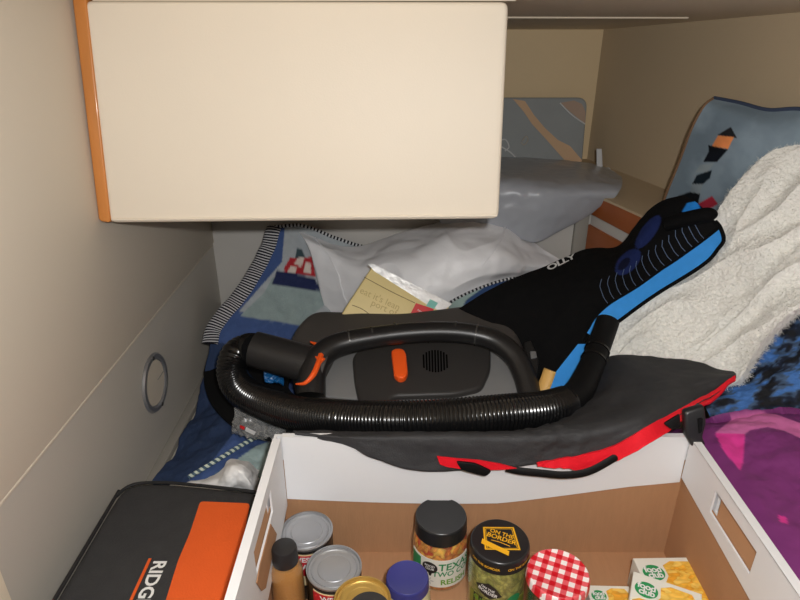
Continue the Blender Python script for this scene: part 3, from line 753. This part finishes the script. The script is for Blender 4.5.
# ------------------------------------------------------------------ food pouch
A, B, C = hit(372, 265, y=1.255), hit(449, 306, y=1.225), hit(343, 312, y=1.195)
n = (B-A).cross(C-A).normalized(); n = n if n.dot(CAM-A) > 0 else -n
pp = lambda px, py, e=0: hitp(px, py, A, n, e)
po = empty('food_pouch', pp(390, 330), 'beige foil food pouch with faded print standing behind the vacuum', 'pouch')
finish('pouch', prism(round_poly([pp(373, 265), pp(450, 306), pp(424, 350), pp(322, 350), pp(345, 308)], .006, 3), n, .012, .004), M['pouch'], po)
finish('foil_seal', prism([pp(368, 264, .001), pp(374, 264, .001), pp(452, 304, .001), pp(442, 312, .001), pp(428, 305, .001), pp(374, 271, .001)], n, .0008), M['foil'], po)
finish('red_panel', prism([pp(416, 303, .0015), pp(434, 309, .0015), pp(424, 330, .0015), pp(404, 326, .0015)], n, .0008), M['pouch_red'], po)
finish('teal_panel', prism([pp(430, 299, .0018), pp(438, 303, .0018), pp(434, 309, .0018), pp(426, 306, .0018)], n, .0008), M['teal'], po)
finish('print_line', tube([pp(364, 277, .0012), pp(390, 291, .0012), pp(415, 303, .0012)], .0007, 6, .01), M['pouch_line'], po)
finish('fold_line', tube([pp(352, 305, .0012), pp(362, 309, .0012), pp(372, 316, .0012)], .0007, 6, .01), M['pouch_line'], po)
u = (pp(410, 308)-pp(364, 287)).normalized(); v = n.cross(u); v = v if v.z > 0 else -v
for s_, q in (("eat it's lean", pp(380, 299, .0012)), ('port of', pp(384, 308, .0012))):
    text_mesh('lettering', s_, .021, planef(q, u, v), M['pouch_text'], po)
text_mesh('lettering', 'New', .006, planef(pp(420, 311, .0018), u, v), M['white_print'], po)

# ------------------------------------------------------------------ portable vacuum
vo = hit(415, 312, y=1.20); va = hit(415, 400, y=.955)
e2 = (vo-va).normalized(); n = Vector((1, 0, 0)).cross(e2).normalized(); n = n if n.z > 0 else -n
V = lambda px, py, e=0: hitp(px, py, vo, n, e)
vc = empty('portable_vacuum', (0, 1.05, .03), 'charcoal grey portable vacuum cleaner with ribbed black hose and orange switch', 'vacuum cleaner')
body = [V(*p) for p in ((286, 346), (296, 323), (313, 308), (345, 309), (400, 311), (450, 305), (493, 299), (509, 309), (521, 336), (536, 372), (540, 400), (500, 412), (400, 416), (330, 412), (300, 390))]
finish('body', prism(round_poly(body, .03, 4), n, .14, .018, 4), M['vac'], vc)
# lighter tub walls, dark motor cover
side = [V(*p, .004) for p in ((322, 396), (321, 372), (328, 358), (345, 350), (400, 342), (480, 344), (512, 356), (524, 372), (528, 398), (420, 404))]
finish('side_panel', prism(round_poly(side, .012, 3), n, .006, .003), M['vac_grey'], vc)
cov = [V(*p, .016) for p in ((352, 356), (362, 344), (400, 338), (480, 340), (491, 346), (491, 368), (482, 388), (455, 394), (392, 396), (384, 408), (360, 408), (354, 380))]
cv = finish('motor_cover', prism(round_poly(cov, .014, 4), n, .014, .008, 4), M['cover'], vc)
# vent slits in a round field
for k in range(-4, 5):
    hh = math.sqrt(max(0, 1-(k/5)**2))*11; x = 435+k*2.9
    finish('vent_slit', prism([V(x-.8, 361-hh, .0172), V(x+.8, 361-hh, .0172), V(x+.8+.6, 361+hh, .0172), V(x-.8+.6, 361+hh, .0172)], n, .0009), M['vent'], cv)
bt = [(391, 350), (396, 347.5), (403, 348), (406, 352), (408, 372), (405, 377), (399, 378), (394, 374)]
sw = finish('switch', prism(round_poly([V(*p, .030) for p in bt], .006, 3), n, .016, .004, 3), M['orange_pl'], vc)
# handle
hp = [(311, 396, .01), (313, 372, .03), (322, 355, .045), (345, 343, .052), (400, 334, .056), (450, 332, .056), (488, 338, .050), (512, 353, .04), (524, 374, .024), (531, 400, .005)]
HP = [V(*p) for p in hp]
finish('handle', tube(HP, lambda s, t_: .0205+.005*max(0, 1-2.6*s/t_)+.002*abs(2*s/t_-1)**2, 18, .006), M['handle'], vc)
for px, py in ((349, 341), (372, 337), (396, 333.5), (430, 332), (455, 332), (476, 335)):
    q = V(px, py, .055); d = (V(px+4, py-.6 if px < 430 else py+.6, .055)-q).normalized()
    finish('grip_rib', tube([q-d*.0012, q, q+d*.0012], (.0216), 18, .001), M['rib'], vc)
# latch on the right side of the body
finish('side_latch', prism(round_poly([V(524, 342, .012), V(531, 340, .012), V(539, 360, .012), V(537, 378, .012), V(531, 378, .012), V(528, 358, .012)], .004, 2), n, .02, .003), M['vac_dark'], vc)
finish('side_latch_button', prism(round_poly([V(530, 351, .015), V(536, 351, .015), V(537, 357, .015), V(531, 358, .015)], .002, 2), n, .004, .001), M['vac_grey'], vc)
# hose port and cuff on the left
ca, cb_ = V(254, 349, .035), V(318, 367, .020)
finish('hose_cuff', tube([ca, ca.lerp(cb_, .5), cb_], lambda s, t_: .0355+.002*(s/t_), 24, .006), M['vac_dark'], vc)
cd_ = (cb_-ca).normalized()
finish('port_collar', tube([cb_-cd_*.012, cb_, cb_+cd_*.02], (.040), 24, .004), M['vac'], vc)
# orange crescent latch round the collar
pts = [V(*p) for p in ((296, 384, .045), (305, 383, .055), (313, 375, .062), (318, 364, .064), (321, 355, .062))]
finish('port_latch', tube(pts, lambda s, t_: .0015+.004*min(1, 2.2*s/t_), 8, .004), M['orange_pl'], vc)
finish('port_latch', prism([V(310, 341, .06), V(318, 343, .06), V(325, 341, .06), V(325, 348, .06), V(318, 346, .06)], n, .004), M['orange_pl'], vc)
finish('port_latch', prism([V(315, 356, .065), V(325, 358, .065), V(320, 363, .065)], n, .004), M['orange_pl'], vc)
# the hose
hs = [ca+cd_*.006, (248, 349, 1.075), (236, 356, 1.055), (233, 374, 1.03), (242, 391, 1.0), (264, 403, .965), (302, 414, .905), (350, 419, .845), (400, 420, .81), (450, 418, .80), (500, 414, .81), (545, 409.5, .84), (566, 404, .87)]
hs = [W(p) for p in hs]
HR = .031
finish('hose', tube(hs, lambda s, t_: HR+.0010*math.cos(2*PI*s/.0062), 22, .0062/6), M['hose'], vc)
wn = [W(p) for p in ((556, 407, .855), (576, 395, .885), (589, 372, .94), (602, 338, 1.015), (608, 321, 1.045))]
finish('wand', tube(wn, lambda s, t_: .0265-.005*min(1, 1.6*s/t_), 22, .005), M['black'], vc)
for k in (.35, .62):
    q = wn[2].lerp(wn[3], k); d = (wn[3]-wn[2]).normalized(); finish('wand_ring', tube([q-d*.002, q, q+d*.002], (.0232), 22, .001), M['hose'], vc)

# ------------------------------------------------------------------ neoprene vest
nv_ = empty('neoprene_vest', (.3, 1.15, .2), 'black neoprene vest with bright blue lining draped over the fleece', 'vest')
cols = [[(452, 312, 1.205), (478, 340, 1.15), (515, 372, 1.08), (545, 398, 1.02)],
        [(500, 284, 1.235), (520, 312, 1.18), (548, 342, 1.11), (574, 362, 1.05)],
        [(545, 266, 1.265), (556, 285, 1.20), (572, 305, 1.14), (590, 324, 1.08)],
        [(584, 250, 1.275), (590, 268, 1.21), (600, 286, 1.15), (611, 302, 1.09)],
        [(618, 246, 1.265), (624, 258, 1.20), (632, 271, 1.15), (642, 283, 1.10)],
        [(640, 219, 1.235), (649, 233, 1.18), (660, 248, 1.14), (673, 262, 1.10)],
        [(660, 202, 1.20), (674, 214, 1.16), (688, 227, 1.12), (701, 242, 1.095)],
        [(684, 195, 1.17), (697, 203, 1.14), (709, 214, 1.11), (720, 227, 1.09)]]
def nd(u, v, p): return .010*math.sin(PI*v)+.004*fbm(p, 10, 3)
nm = painted('black neoprene with print', .85, .2, 90, .3, 600, .12)
_, NG, NN = sheet('panel', cols, nm, nv_, 150, 70, .012, nd, .0, [
    (ell(648, 232, 7, 20, 20, .62), (34, 46, 96)), (ell(628, 262, 9, 16, 20, .75), (34, 46, 96)), (ell(624, 264, 4, 8, 16, .75), (20, 24, 48)),
    ([(682, 212), (687, 203), (697, 201), (702, 212)], (40, 130, 215))], (15, 15, 16))
ln = [[p+Vector((0, -.001, -.002)) for p in [NG[i][70] for i in range(38, 151, 14)]],
      [W(p) for p in ((594, 337, 1.065), (606, 330, 1.066), (622, 319, 1.068), (641, 305, 1.072), (660, 292, 1.074), (678, 281, 1.074), (697, 269, 1.074), (712, 257, 1.074), (724, 240, 1.074))]]
finish_l, LG, LN = sheet('blue_lining', ln, M['neo_blue'], nv_, 8, 60, .006)
finish('edge_binding', tube([LG[8][j]+LN[8][j]*.001 for j in range(0, 61, 4)]+[NG[150][70], NG[150][60]], .0036, 8, .006), M['neo'], nv_)
finish('edge_binding', tube([NG[i][70] for i in range(40, 151, 6)], .0028, 8, .006), M['neo'], nv_)
lob = [W(p) for p in ((668, 224, 1.135), (686, 219, 1.11), (706, 215, 1.088), (718, 214, 1.08))]
finish('strap_end', tube(lob, lambda s, t_: .0165*math.sqrt(max(.02, 1-max(0, (s/t_-.75)/.25)**2)), 18, .0015, .85), M['neo'], nv_)
lp = bmesh.new()
for k in range(15):
    i = 62+k*5; tube([NG[i+int(5*(1-t_)**2)][int(44+t_*25)]+NN[i][50]*.0008 for t_ in (0, .25, .5, .75, 1)], .0006, 5, .01, bm=lp)
finish('line_print', lp, mat('faint blue print', (104, 124, 156), .7), nv_)
i0 = min(range(149), key=lambda i: abs(proj(NG[i][0])[0]-546)); dl = (NG[i0+10][0]-NG[i0][0]).length/10
def ontop(x, y):
    # letters lie on the panel just inside its upper edge
    fi = max(0, min(148.9, i0+x/dl)); i = int(fi); dk = (NG[i][20]-NG[i][0]).length/20
    fk = max(0, min(60, (.016-y)/dk)); k = int(fk); a_ = NG[i][k].lerp(NG[i+1][k], fi-i); c_ = NG[i][k+1].lerp(NG[i+1][k+1], fi-i)
    return a_.lerp(c_, fk-k)+NN[i][k]*.0015
text_mesh('lettering', 'OLLY', .030, ontop, M['white_print'], nv_, .035, 'LEFT', spacing=.95)
bl = [W(p) for p in ((545, 388, .985), (586, 342, 1.045), (580, 352, 1.02), (556, 384, .975))]
n = (bl[1]-bl[0]).cross(bl[3]-bl[0]).normalized(); n = n if n.dot(CAM-bl[0]) > 0 else -n
finish('blue_flap', prism([W(p) for p in ((540, 392, .985), (578, 344, 1.03), (586, 344, 1.03), (572, 392, .975))], n, .005), M['neo_blue'], nv_)
# pale wooden handle poking out
wh = empty('wooden_handle', W((546, 380, .965)), 'pale wooden handle end poking out between vacuum and vest', 'handle')
finish('grip', tube([W((538, 400, .95)), W((545, 384, .965)), W((550, 370, .975))], .0125, 14, .004, .6), M['kraft'], wh)

# ------------------------------------------------------------------ sherpa fleece
def sd(u, v, p):
    q = Vector((u*2.6, v*4.5, 0)); ridge = -abs(noise.noise(q+Vector((3.1, noise.noise(q*.7)*1.2, 0))))**.8
    return .010+.030*ridge*min(1, 6*v, 6*(1-v))+.004*noise.noise(p*26)+.0022*noise.noise(p*75)+.0018*noise.noise(p*190)
ctrl = [[(590, 385, 1.03), (604, 392, 1.0), (622, 396, .97), (645, 398, .94)],
        [(604, 330, 1.10), (622, 350, 1.06), (648, 372, 1.0), (690, 398, .93)],
        [(634, 300, 1.12), (660, 318, 1.06), (690, 350, 1.0), (738, 382, .915)],
        [(686, 262, 1.13), (708, 284, 1.06), (736, 316, .99), (765, 344, .91)],
        [(712, 226, 1.13), (748, 244, 1.05), (776, 272, .97), (798, 312, .895)],
        [(738, 186, 1.14), (780, 210, 1.05), (820, 245, .96), (850, 285, .87)],
        [(772, 155, 1.14), (815, 180, 1.05), (860, 215, .96), (895, 260, .86)],
        [(805, 148, 1.11), (860, 165, 1.02), (905, 205, .93), (940, 250, .83)]]
sh, SG, SN = sheet('sherpa_blanket', ctrl, M['sherpa'], None, 340, 300, .02, sd, .02)
pm_ = sh.modifiers.new('pile', 'PARTICLE_SYSTEM'); ps = pm_.particle_system.settings
ps.type = 'HAIR'; ps.count = 50000; ps.hair_length = .0027; ps.hair_step = 3; ps.emit_from = 'FACE'; ps.use_emit_random = True
ps.factor_random = .0015; ps.brownian_factor = .0015; ps.root_radius = .5; ps.tip_radius = .2; ps.radius_scale = .0012; ps.render_step = 3
ps.material = 1
tag(sh, 'cream white sherpa fleece blanket bunched against the right wall', 'blanket')

# ------------------------------------------------------------------ dark blue plaid blanket
m, N, L, b = newmat('blue and black woven blanket'); nt = m.node_tree
co = texco(nt, 'Object', (9, 30, 20)); n1 = noise_n(nt, 2.1, 2, co); n2 = noise_n(nt, 34, 2, texco(nt, 'Object', (1, 6, 6)))
rp = nt.nodes.new('ShaderNodeValToRGB'); rp.color_ramp.interpolation = 'EASE'
E = rp.color_ramp.elements; E[0].position = .36; E[0].color = srgb((16, 18, 24)); E[1].position = .60; E[1].color = srgb((80, 136, 214))
e = E.new(.44); e.color = srgb((26, 38, 62)); e = E.new(.52); e.color = srgb((78, 104, 138))
L.new(n1.outputs['Fac'], rp.inputs[0])
L.new(mixrgb(nt, rp.outputs[0], mixrgb(nt, rp.outputs[0], srgb((10, 14, 22)), .6), n2.outputs['Fac']), b.inputs['Base Color'])
b.inputs['Roughness'].default_value = .85; add_bump(nt, b, n2.outputs['Fac'], .5)
ctrl = [[(700, 380, .93), (735, 368, .95), (765, 340, .96), (800, 305, .97), (850, 270, .96)],
        [(702, 395, .91), (742, 385, .915), (775, 365, .92), (810, 340, .92), (860, 305, .90)],
        [(706, 408, .89), (748, 398, .885), (785, 392, .87), (820, 380, .86), (870, 345, .84)],
        [(710, 418, .885), (755, 410, .875), (795, 418, .85), (830, 420, .82), (880, 385, .79)],
        [(712, 440, .90), (760, 440, .89), (800, 450, .86), (840, 460, .82), (890, 430, .77)]]
o_, _, _ = sheet('woven_blanket', ctrl, m, None, 90, 100, .015, lambda u, v, p: .012*fbm(p, 12, 21)+.004*fbm(p, 50, 22))
tag(o_, 'dark blue and black woven blanket under the fleece at the right edge', 'blanket')

# ------------------------------------------------------------------ purple sleeping bag
PUR, PINK, MAG = (124, 52, 116), (208, 112, 172), (224, 62, 154)
pm = painted('satin purple fabric', .5, .12, 20, .25, 60, .4)
ctrl = []
for i in range(8):
    y = (.86, .81, .74, .64, .53, .42, .31, .2)[i]; zz = (.165, .19, .20, .205, .205, .205, .2, .2)[i]; row = []
    for j in range(6):
        xx = .462+j*.06+(0 if j else -.002); row.append(Vector((min(xx, hx(y)-.02), y, zz+.05*math.sin(PI*(j+.3)/5.6)*(1 if i else .6)+.006*math.sin(i*1.7))))
    ctrl.append(row)
regs = [([(700, 400), (830, 395), (850, 620), (690, 620), (690, 430)], PUR),
        ([(715, 433), (735, 417), (750, 412), (775, 414), (800, 423), (840, 440), (840, 456), (800, 438), (785, 431), (768, 427), (750, 430), (744, 435), (719, 435)], PINK),
        ([(715, 433), (745, 434), (743, 462), (740, 470), (724, 452)], MAG), ([(778, 515), (786, 517), (788, 524), (780, 522)], MAG)]
o_, PG, PN = sheet('sleeping_bag', ctrl, pm, None, 240, 150, .02, lambda u, v, p: .012*fbm(p, 8, 31)*min(1, v*6)+.004*fbm(p, 24, 32)*min(1, v*6), 0, regs, PUR)
tag(o_, 'purple sleeping bag with pink bands between the white box and right wall', 'sleeping bag')

# ------------------------------------------------------------------ black and red bag over the rim of the box
rb = empty('nylon_bag', (.15, .85, .2), 'dark grey nylon bag with red trim draped over the back rim of the white box', 'bag')
ctrl = [[(286, 428, .97), (345, 430, .95), (400, 430, .94), (450, 430, .94), (520, 424, .95), (578, 388, 1.0), (612, 356, 1.02), (668, 358, .98), (733, 371, .905)],
        [(290, 438, .83), (345, 441, .80), (400, 442, .79), (450, 442, .79), (520, 436, .81), (582, 405, .87), (625, 375, .93), (676, 370, .93), (735, 373, .895)],
        [(293, 432, .766), (345, 432, .762), (400, 432, .762), (450, 432, .762), (520, 430, .764), (585, 417, .785), (635, 394, .85), (688, 380, .88), (736, 374.5, .885)],
        [(295, 433, .748), (345, 436, .737), (395, 436.5, .736), (445, 437, .735), (520, 437, .735), (590, 430, .740), (642, 411, .765), (694, 388, .86), (736, 375.5, .88)],
        [(296, 434, .748), (345, 440, .733), (386, 448, .730), (438, 456, .728), (520, 454, .729), (594, 444, .733), (648, 422, .745), (700, 395, .845), (736, 376.5, .878)],
        [(298, 436, .745), (345, 445, .733), (376, 458, .727), (426, 471, .723), (520, 465, .725), (598, 456, .728), (652, 431, .735), (706, 400, .82), (736, 378, .875)]]
def bd(u, v, p): return .0035*fbm(p, 18, 41)+.005*max(0, 1-abs(v-.56)*12)*fbm(p, 45, 42)
_, BG, BN = sheet('fabric', ctrl, M['bagfab'], rb, 70, 200, .004, bd)
fe = lambda j: BG[70][j]
tr = []
js = list(range(100, 201, 4))
for j in js: tr.append((fe(j)+BN[70][j]*.002, j))
def trim(js, wfun, name, m_, lift=.004):
    bm = bmesh.new(); R = []
    for j in js:
        p = fe(j); dn_ = (BG[70][j]-BG[60][j]).normalized(); w_ = wfun(j); q = p+BN[70][j]*lift
        R.append([bm.verts.new(x) for x in (q-dn_*w_*.35, q+dn_*w_*.25-Vector((0, 0, w_*.35))+Vector((0, -.002, 0)), q+dn_*w_*.25-Vector((0, 0, w_*.35))-BN[70][j]*.004, q-dn_*w_*.35-BN[70][j]*.004)])
    for a, c in zip(R, R[1:]):
        for k in range(4): bm.faces.new((a[k], c[k], c[(k+1) % 4], a[(k+1) % 4]))
    bm.faces.new(R[0]); bm.faces.new(R[-1][::-1])
    return finish(name, bm, m_, rb)
def jx(px):  # column whose front edge shows at this x
    return min(range(201), key=lambda j: abs(proj(fe(j))[0]-px))
finish('red_trim', prism([W((x, y, .7185)) for x, y in ((437, 456.5), (455, 458.5), (480, 460.5), (500, 464), (517, 468.5), (500, 470), (470, 470.5), (447, 467), (440, 464.5))], Vector((0, -1, .3)).normalized(), .003), M['red_fab'], rb)
c_, d_ = jx(536), 199; trim(range(c_, d_+1), lambda j: .004+.022*min(1, (j-c_)/14)*(1 if j < 180 else max(.35, (199-j)/19)), 'red_trim', M['red_fab'])
g_ = [jx(500)+k*5 for k in range(5)]
finish('webbing', tube([W((506, 468, .7245)), W((520, 471, .7195)), W((540, 473, .717)), W((565, 475, .714)), W((590, 471, .714)), W((618, 456, .722))], .006, 8, .006, .3, Vector((0, -1, .3))), M['black'], rb)
finish('strap_loop', prism(round_poly([W((456, 462, .715)), W((475, 464, .715)), W((492, 472, .713)), W((486, 477, .713)), W((462, 471, .713))], .004, 2), Vector((0, -1, 0)), .005, .0015), M['black'], rb)
ctrl = [[(232, 338, 0, .085), (212, 350, 0, .075), (204, 372, 0, .065), (207, 395, 0, .065), (222, 416, 0, .075), (246, 432, 0, .085), (285, 442, 0, .10)],
        [(262, 348, 0, .10), (244, 360, 0, .09), (236, 376, 0, .085), (244, 394, 0, .085), (262, 408, 0, .09), (285, 420, 0, .10), (312, 432, 0, .11)],
        [(300, 368, 0, .10), (292, 375, 0, .10), (288, 382, 0, .10), (290, 390, 0, .10), (300, 400, 0, .10), (312, 412, 0, .10), (330, 425, 0, .11)]]
sheet('black_sheet', ctrl, mat('matt black sheet', (17, 17, 18), .8, .1, spec=.15), rb, 30, 60, .008, None)  # plain black sheet beneath the hose and inside its loop
# buckle hanging at the right corner of the box
bu = finish('buckle', prism(round_poly([W(p) for p in ((685, 412, .748), (705, 406, .748), (707, 424, .740), (703, 438, .733), (707, 446, .729), (693, 448, .729), (686, 436, .734))], .004, 2), Vector((0, -1, .2)).normalized(), .014, .004), M['cap_black'], rb)
finish('buckle_slot', prism(round_poly([W((698, 419, .7395)), W((703, 418, .7395)), W((702, 432, .734)), W((699, 434, .734))], .002, 2), Vector((0, -1, .2)).normalized(), .002), M['black'], bu)
finish('strap_tab', prism(round_poly([W((664, 424, .735)), W((680, 414, .74)), W((681, 428, .733)), W((672, 430, .731))], .003, 2), Vector((0, -1, .2)).normalized(), .004, .001), M['black'], rb)

# ------------------------------------------------------------------ things at the back
pb = empty('plastic_bag', (.3, 1.5, .3), 'grey translucent plastic bag hanging over the ledge at the back', 'bag')
ctrl = [[(440, 157, 1.84), (500, 158, 1.84), (555, 160, 1.82), (598, 167, 1.72), (621, 177, 1.60)],
        [(440, 167, 1.66), (500, 168, 1.66), (555, 171, 1.63), (598, 177, 1.57), (622, 185, 1.50)],
        [(440, 178, 1.50), (500, 181, 1.485), (550, 185, 1.47), (590, 190, 1.46), (618, 193, 1.46)],
        [(440, 200, 1.47), (500, 205, 1.45), (545, 208, 1.44), (580, 203, 1.45), (606, 200, 1.46)],
        [(440, 222, 1.47), (500, 230, 1.455), (535, 241, 1.45), (566, 226, 1.46), (592, 212, 1.47)]]
sheet('film', ctrl, M['bagplastic'], pb, 70, 110, .002, lambda u, v, p: .004+.006*noise.noise(Vector((p.x*9+p.z*14, p.z*5, p.y*4)))+.002*noise.noise(p*40))
# flat patterned cushion
fc = empty('flat_cushion', (.22, 1.86, .417), 'flat grey cushion with tan swirl pattern propped on the back ledge', 'cushion')
n = Vector((0, -1, .12)).normalized(); fo_ = Vector((0, 1.845, .6)); Q = lambda px, py, e=0: hitp(px, py, fo_, n, e)
cpts = round_poly([Q(440, 167), Q(582, 167), Q(588, 97.5), Q(440, 97.5)], .03, 6)
finish('pad', prism(cpts, n, .028, .006, 3), mat('grey cushion cloth', (150, 154, 154), .8, .05, 20, .3, 300), fc)
sw_ = [Q(*p, .0012) for p in ((513, 99), (525, 101), (534, 115), (545, 128), (558, 140), (570, 146), (582, 160), (580, 167), (571, 167), (560, 155), (545, 138), (532, 124), (524, 112))]
finish('swirl', prism(sw_, n, .001), mat('tan print', (204, 170, 136), .8), fc)
finish('swirl', prism([Q(*p, .0012) for p in ((560, 103), (574, 100.5), (582, 104), (585.5, 112), (585, 124))], n, .001), mat('rose tan print', (176, 152, 134), .8), fc)
finish('swirl_edge', tube([Q(560, 103, .002), Q(572, 115, .002), Q(585, 124, .002)], .0022, 6, .01), M['white_pl'], fc)
finish('swirl_edge', tube([Q(500, 146, .002), Q(510, 152, .002), Q(518, 160, .002)], .0022, 6, .01), M['white_pl'], fc)
finish('curl', tube([Q(500, 140, .002), Q(506, 140, .002), Q(509, 147, .002), Q(505, 151, .002)], .002, 6, .004), M['white_pl'], fc)
finish('curl', tube([Q(522, 141, .002), Q(526, 136, .002), Q(528, 140, .002), Q(524, 145, .002), Q(521, 142, .002)], .0014, 6, .004), mat('tan line print', (176, 164, 148), .8), fc)
# white hook on the ledge
wk = empty('plastic_hook', W((600, 172, 1.70)), 'small white plastic hook on the ledge beside the flat cushion', 'hook')
finish('upright', prism([W((597, 149, 1.70)), W((602, 149, 1.70)), W((603, 170, 1.70)), W((597, 170, 1.70))], Vector((0, -1, 0)), .01, .002), M['white_pl'], wk)
finish('foot', prism([W((598, 168, 1.69)), W((610, 168, 1.69)), W((614, 174, 1.69)), W((600, 174, 1.69))], Vector((0, -1, 0)), .012, .002), M['white_pl'], wk)

# lighthouse pillow leaning on the hull
lpw = empty('lighthouse_pillow', (.68, 1.22, .45), 'grey blue pillow with a painted lighthouse, leaning on the right wall', 'pillow')
ctrl = [[(714, 98, 1.30), (740, 103, 1.25), (768, 110, 1.20), (800, 109, 1.16), (850, 116, 1.08)],
        [(704, 106, 1.29), (735, 118, 1.22), (766, 126, 1.17), (800, 128, 1.13), (858, 134, 1.05)],
        [(692, 128, 1.30), (724, 145, 1.22), (758, 155, 1.16), (800, 158, 1.11), (862, 165, 1.03)],
        [(680, 160, 1.32), (712, 178, 1.24), (748, 190, 1.17), (795, 198, 1.12), (862, 205, 1.03)],
        [(664, 200, 1.35), (702, 215, 1.27), (740, 230, 1.20), (790, 240, 1.14), (860, 245, 1.05)],
        [(655, 228, 1.37), (700, 240, 1.30), (740, 252, 1.24), (790, 262, 1.18), (860, 268, 1.10)]]
lr = [([(717, 135), (731, 127), (737, 138)], (34, 35, 38)), ([(712, 146), (718, 135.5), (734, 137), (728, 149)], (226, 140, 84)),
      ([(708, 145), (728, 149.5), (724, 154), (709, 152)], (14, 18, 24)), ([(709, 151), (724, 154), (717, 162), (703, 162)], (14, 18, 26)),
      ([(700, 165), (714, 163), (708, 172), (695, 173)], (128, 140, 146)), ([(697, 175), (712, 170), (710, 178), (703, 184), (692, 184)], (18, 28, 36)),
      ([(692, 184), (703, 184), (700, 194), (690, 192)], (122, 134, 140)), ([(678, 196), (690, 192), (700, 194), (698, 206), (676, 206)], (14, 18, 22)),
      ([(696, 205), (712, 196), (718, 204), (704, 212)], (150, 40, 56))]
lm = painted('printed cloud cloth', .8, .15, 14, .2, 300, .15, big=(11, (160, 170, 178)))
_, LG2, LN2 = sheet('cushion', ctrl, lm, lpw, 160, 190, .012, None, .03, lr, (118, 134, 146))
finish('dark_seam', tube([LG2[0][j] for j in range(0, 191, 9)], .004, 8, .008), mat('dark seam', (54, 64, 86), .8), lpw)
finish('tan_seam', tube([LG2[i][0] for i in range(0, 161, 8)], .003, 8, .008), mat('tan seam', (128, 98, 72), .8), lpw)

# ------------------------------------------------------------------ small stuff by the left of the box
ctrl = [[(168, 486, 0, .05), (196, 482, 0, .065), (218, 472, 0, .08), (230, 460, 0, .10), (246, 463, 0, .095), (258, 472, 0, .07)],
        [(180, 490, 0, .055), (205, 486, 0, .075), (222, 478, 0, .10), (234, 468, 0, .125), (248, 474, 0, .11), (257, 482, 0, .075)],
        [(188, 496, 0, .05), (210, 493, 0, .07), (228, 488, 0, .09), (238, 482, 0, .10), (250, 486, 0, .095), (256, 492, 0, .07)],
        [(195, 506, 0, .02), (215, 506, 0, .03), (230, 504, 0, .03), (240, 502, 0, .03), (250, 502, 0, .03), (255, 502, 0, .03)]]
o_, _, _ = sheet('crumpled_bag', ctrl, M['tissue'], None, 50, 60, .01, lambda u, v, p: .004*fbm(p, 40, 61))
tag(o_, 'white crumpled plastic bag wedged behind the tool bag', 'bag')
ctrl = [[(236, 400, 1.01), (250, 404, 1.0), (270, 412, .985), (292, 425, .965)],
        [(234, 412, .98), (248, 416, .965), (268, 424, .955), (284, 434, .94)],
        [(232, 424, .965), (246, 428, .945), (264, 434, .94), (278, 440, .93)],
        [(234, 432, .97), (248, 436, .95), (264, 440, .945), (276, 446, .935)]]
fw_ = empty('film_wrapper', W((255, 430, .96)), 'clear crinkled plastic wrapper under the hose at the box corner', 'wrapper')
sheet('film', ctrl, M['film'], fw_, 40, 50, .0015, lambda u, v, p: .008*fbm(p, 45, 71)+.006*fbm(p, 90, 72))
finish('red_print', prism([W((240, 425, .935)), W((245, 427, .935)), W((244, 430, .935)), W((240, 428, .935))], Vector((0, -1, .5)).normalized(), .001), M['pouch_red'], fw_)
finish('white_print', prism([W((246, 427, .93)), W((256, 432, .93)), W((254, 435, .93)), W((245, 431, .93))], Vector((0, -1, .5)).normalized(), .001), M['white_pl'], fw_)
ctrl = [[(264, 370, 1.06), (274, 372, 1.06), (284, 376, 1.06)], [(264, 376, 1.05), (274, 377, 1.05), (284, 380, 1.05)], [(265, 381, 1.04), (275, 382, 1.04), (284, 384, 1.04)]]
o_, _, _ = sheet('foil_wrapper', ctrl, M['blue_wrap'], None, 30, 30, .004, lambda u, v, p: .006*fbm(p, 60, 81))
tag(o_, 'small shiny blue wrapper glimpsed inside the hose loop', 'wrapper')

# ------------------------------------------------------------------ light: a camera flash above right of the lens and dim room light
ld_ = bpy.data.lights.new('flash', 'POINT'); ld_.energy = 29; ld_.shadow_soft_size = .012; ld_.color = (1, .995, .985)
lo = bpy.data.objects.new('flash', ld_); COL.objects.link(lo); lo.location = (.045, -.01, CAM.z+.055)
wld = bpy.data.worlds.new('world'); scn.world = wld; wld.use_nodes = True
wld.node_tree.nodes['Background'].inputs[0].default_value = (1, .98, .95, 1); wld.node_tree.nodes['Background'].inputs[1].default_value = .075
scn.view_settings.view_transform = 'Standard'; scn.view_settings.look = 'None'; scn.view_settings.exposure = 0
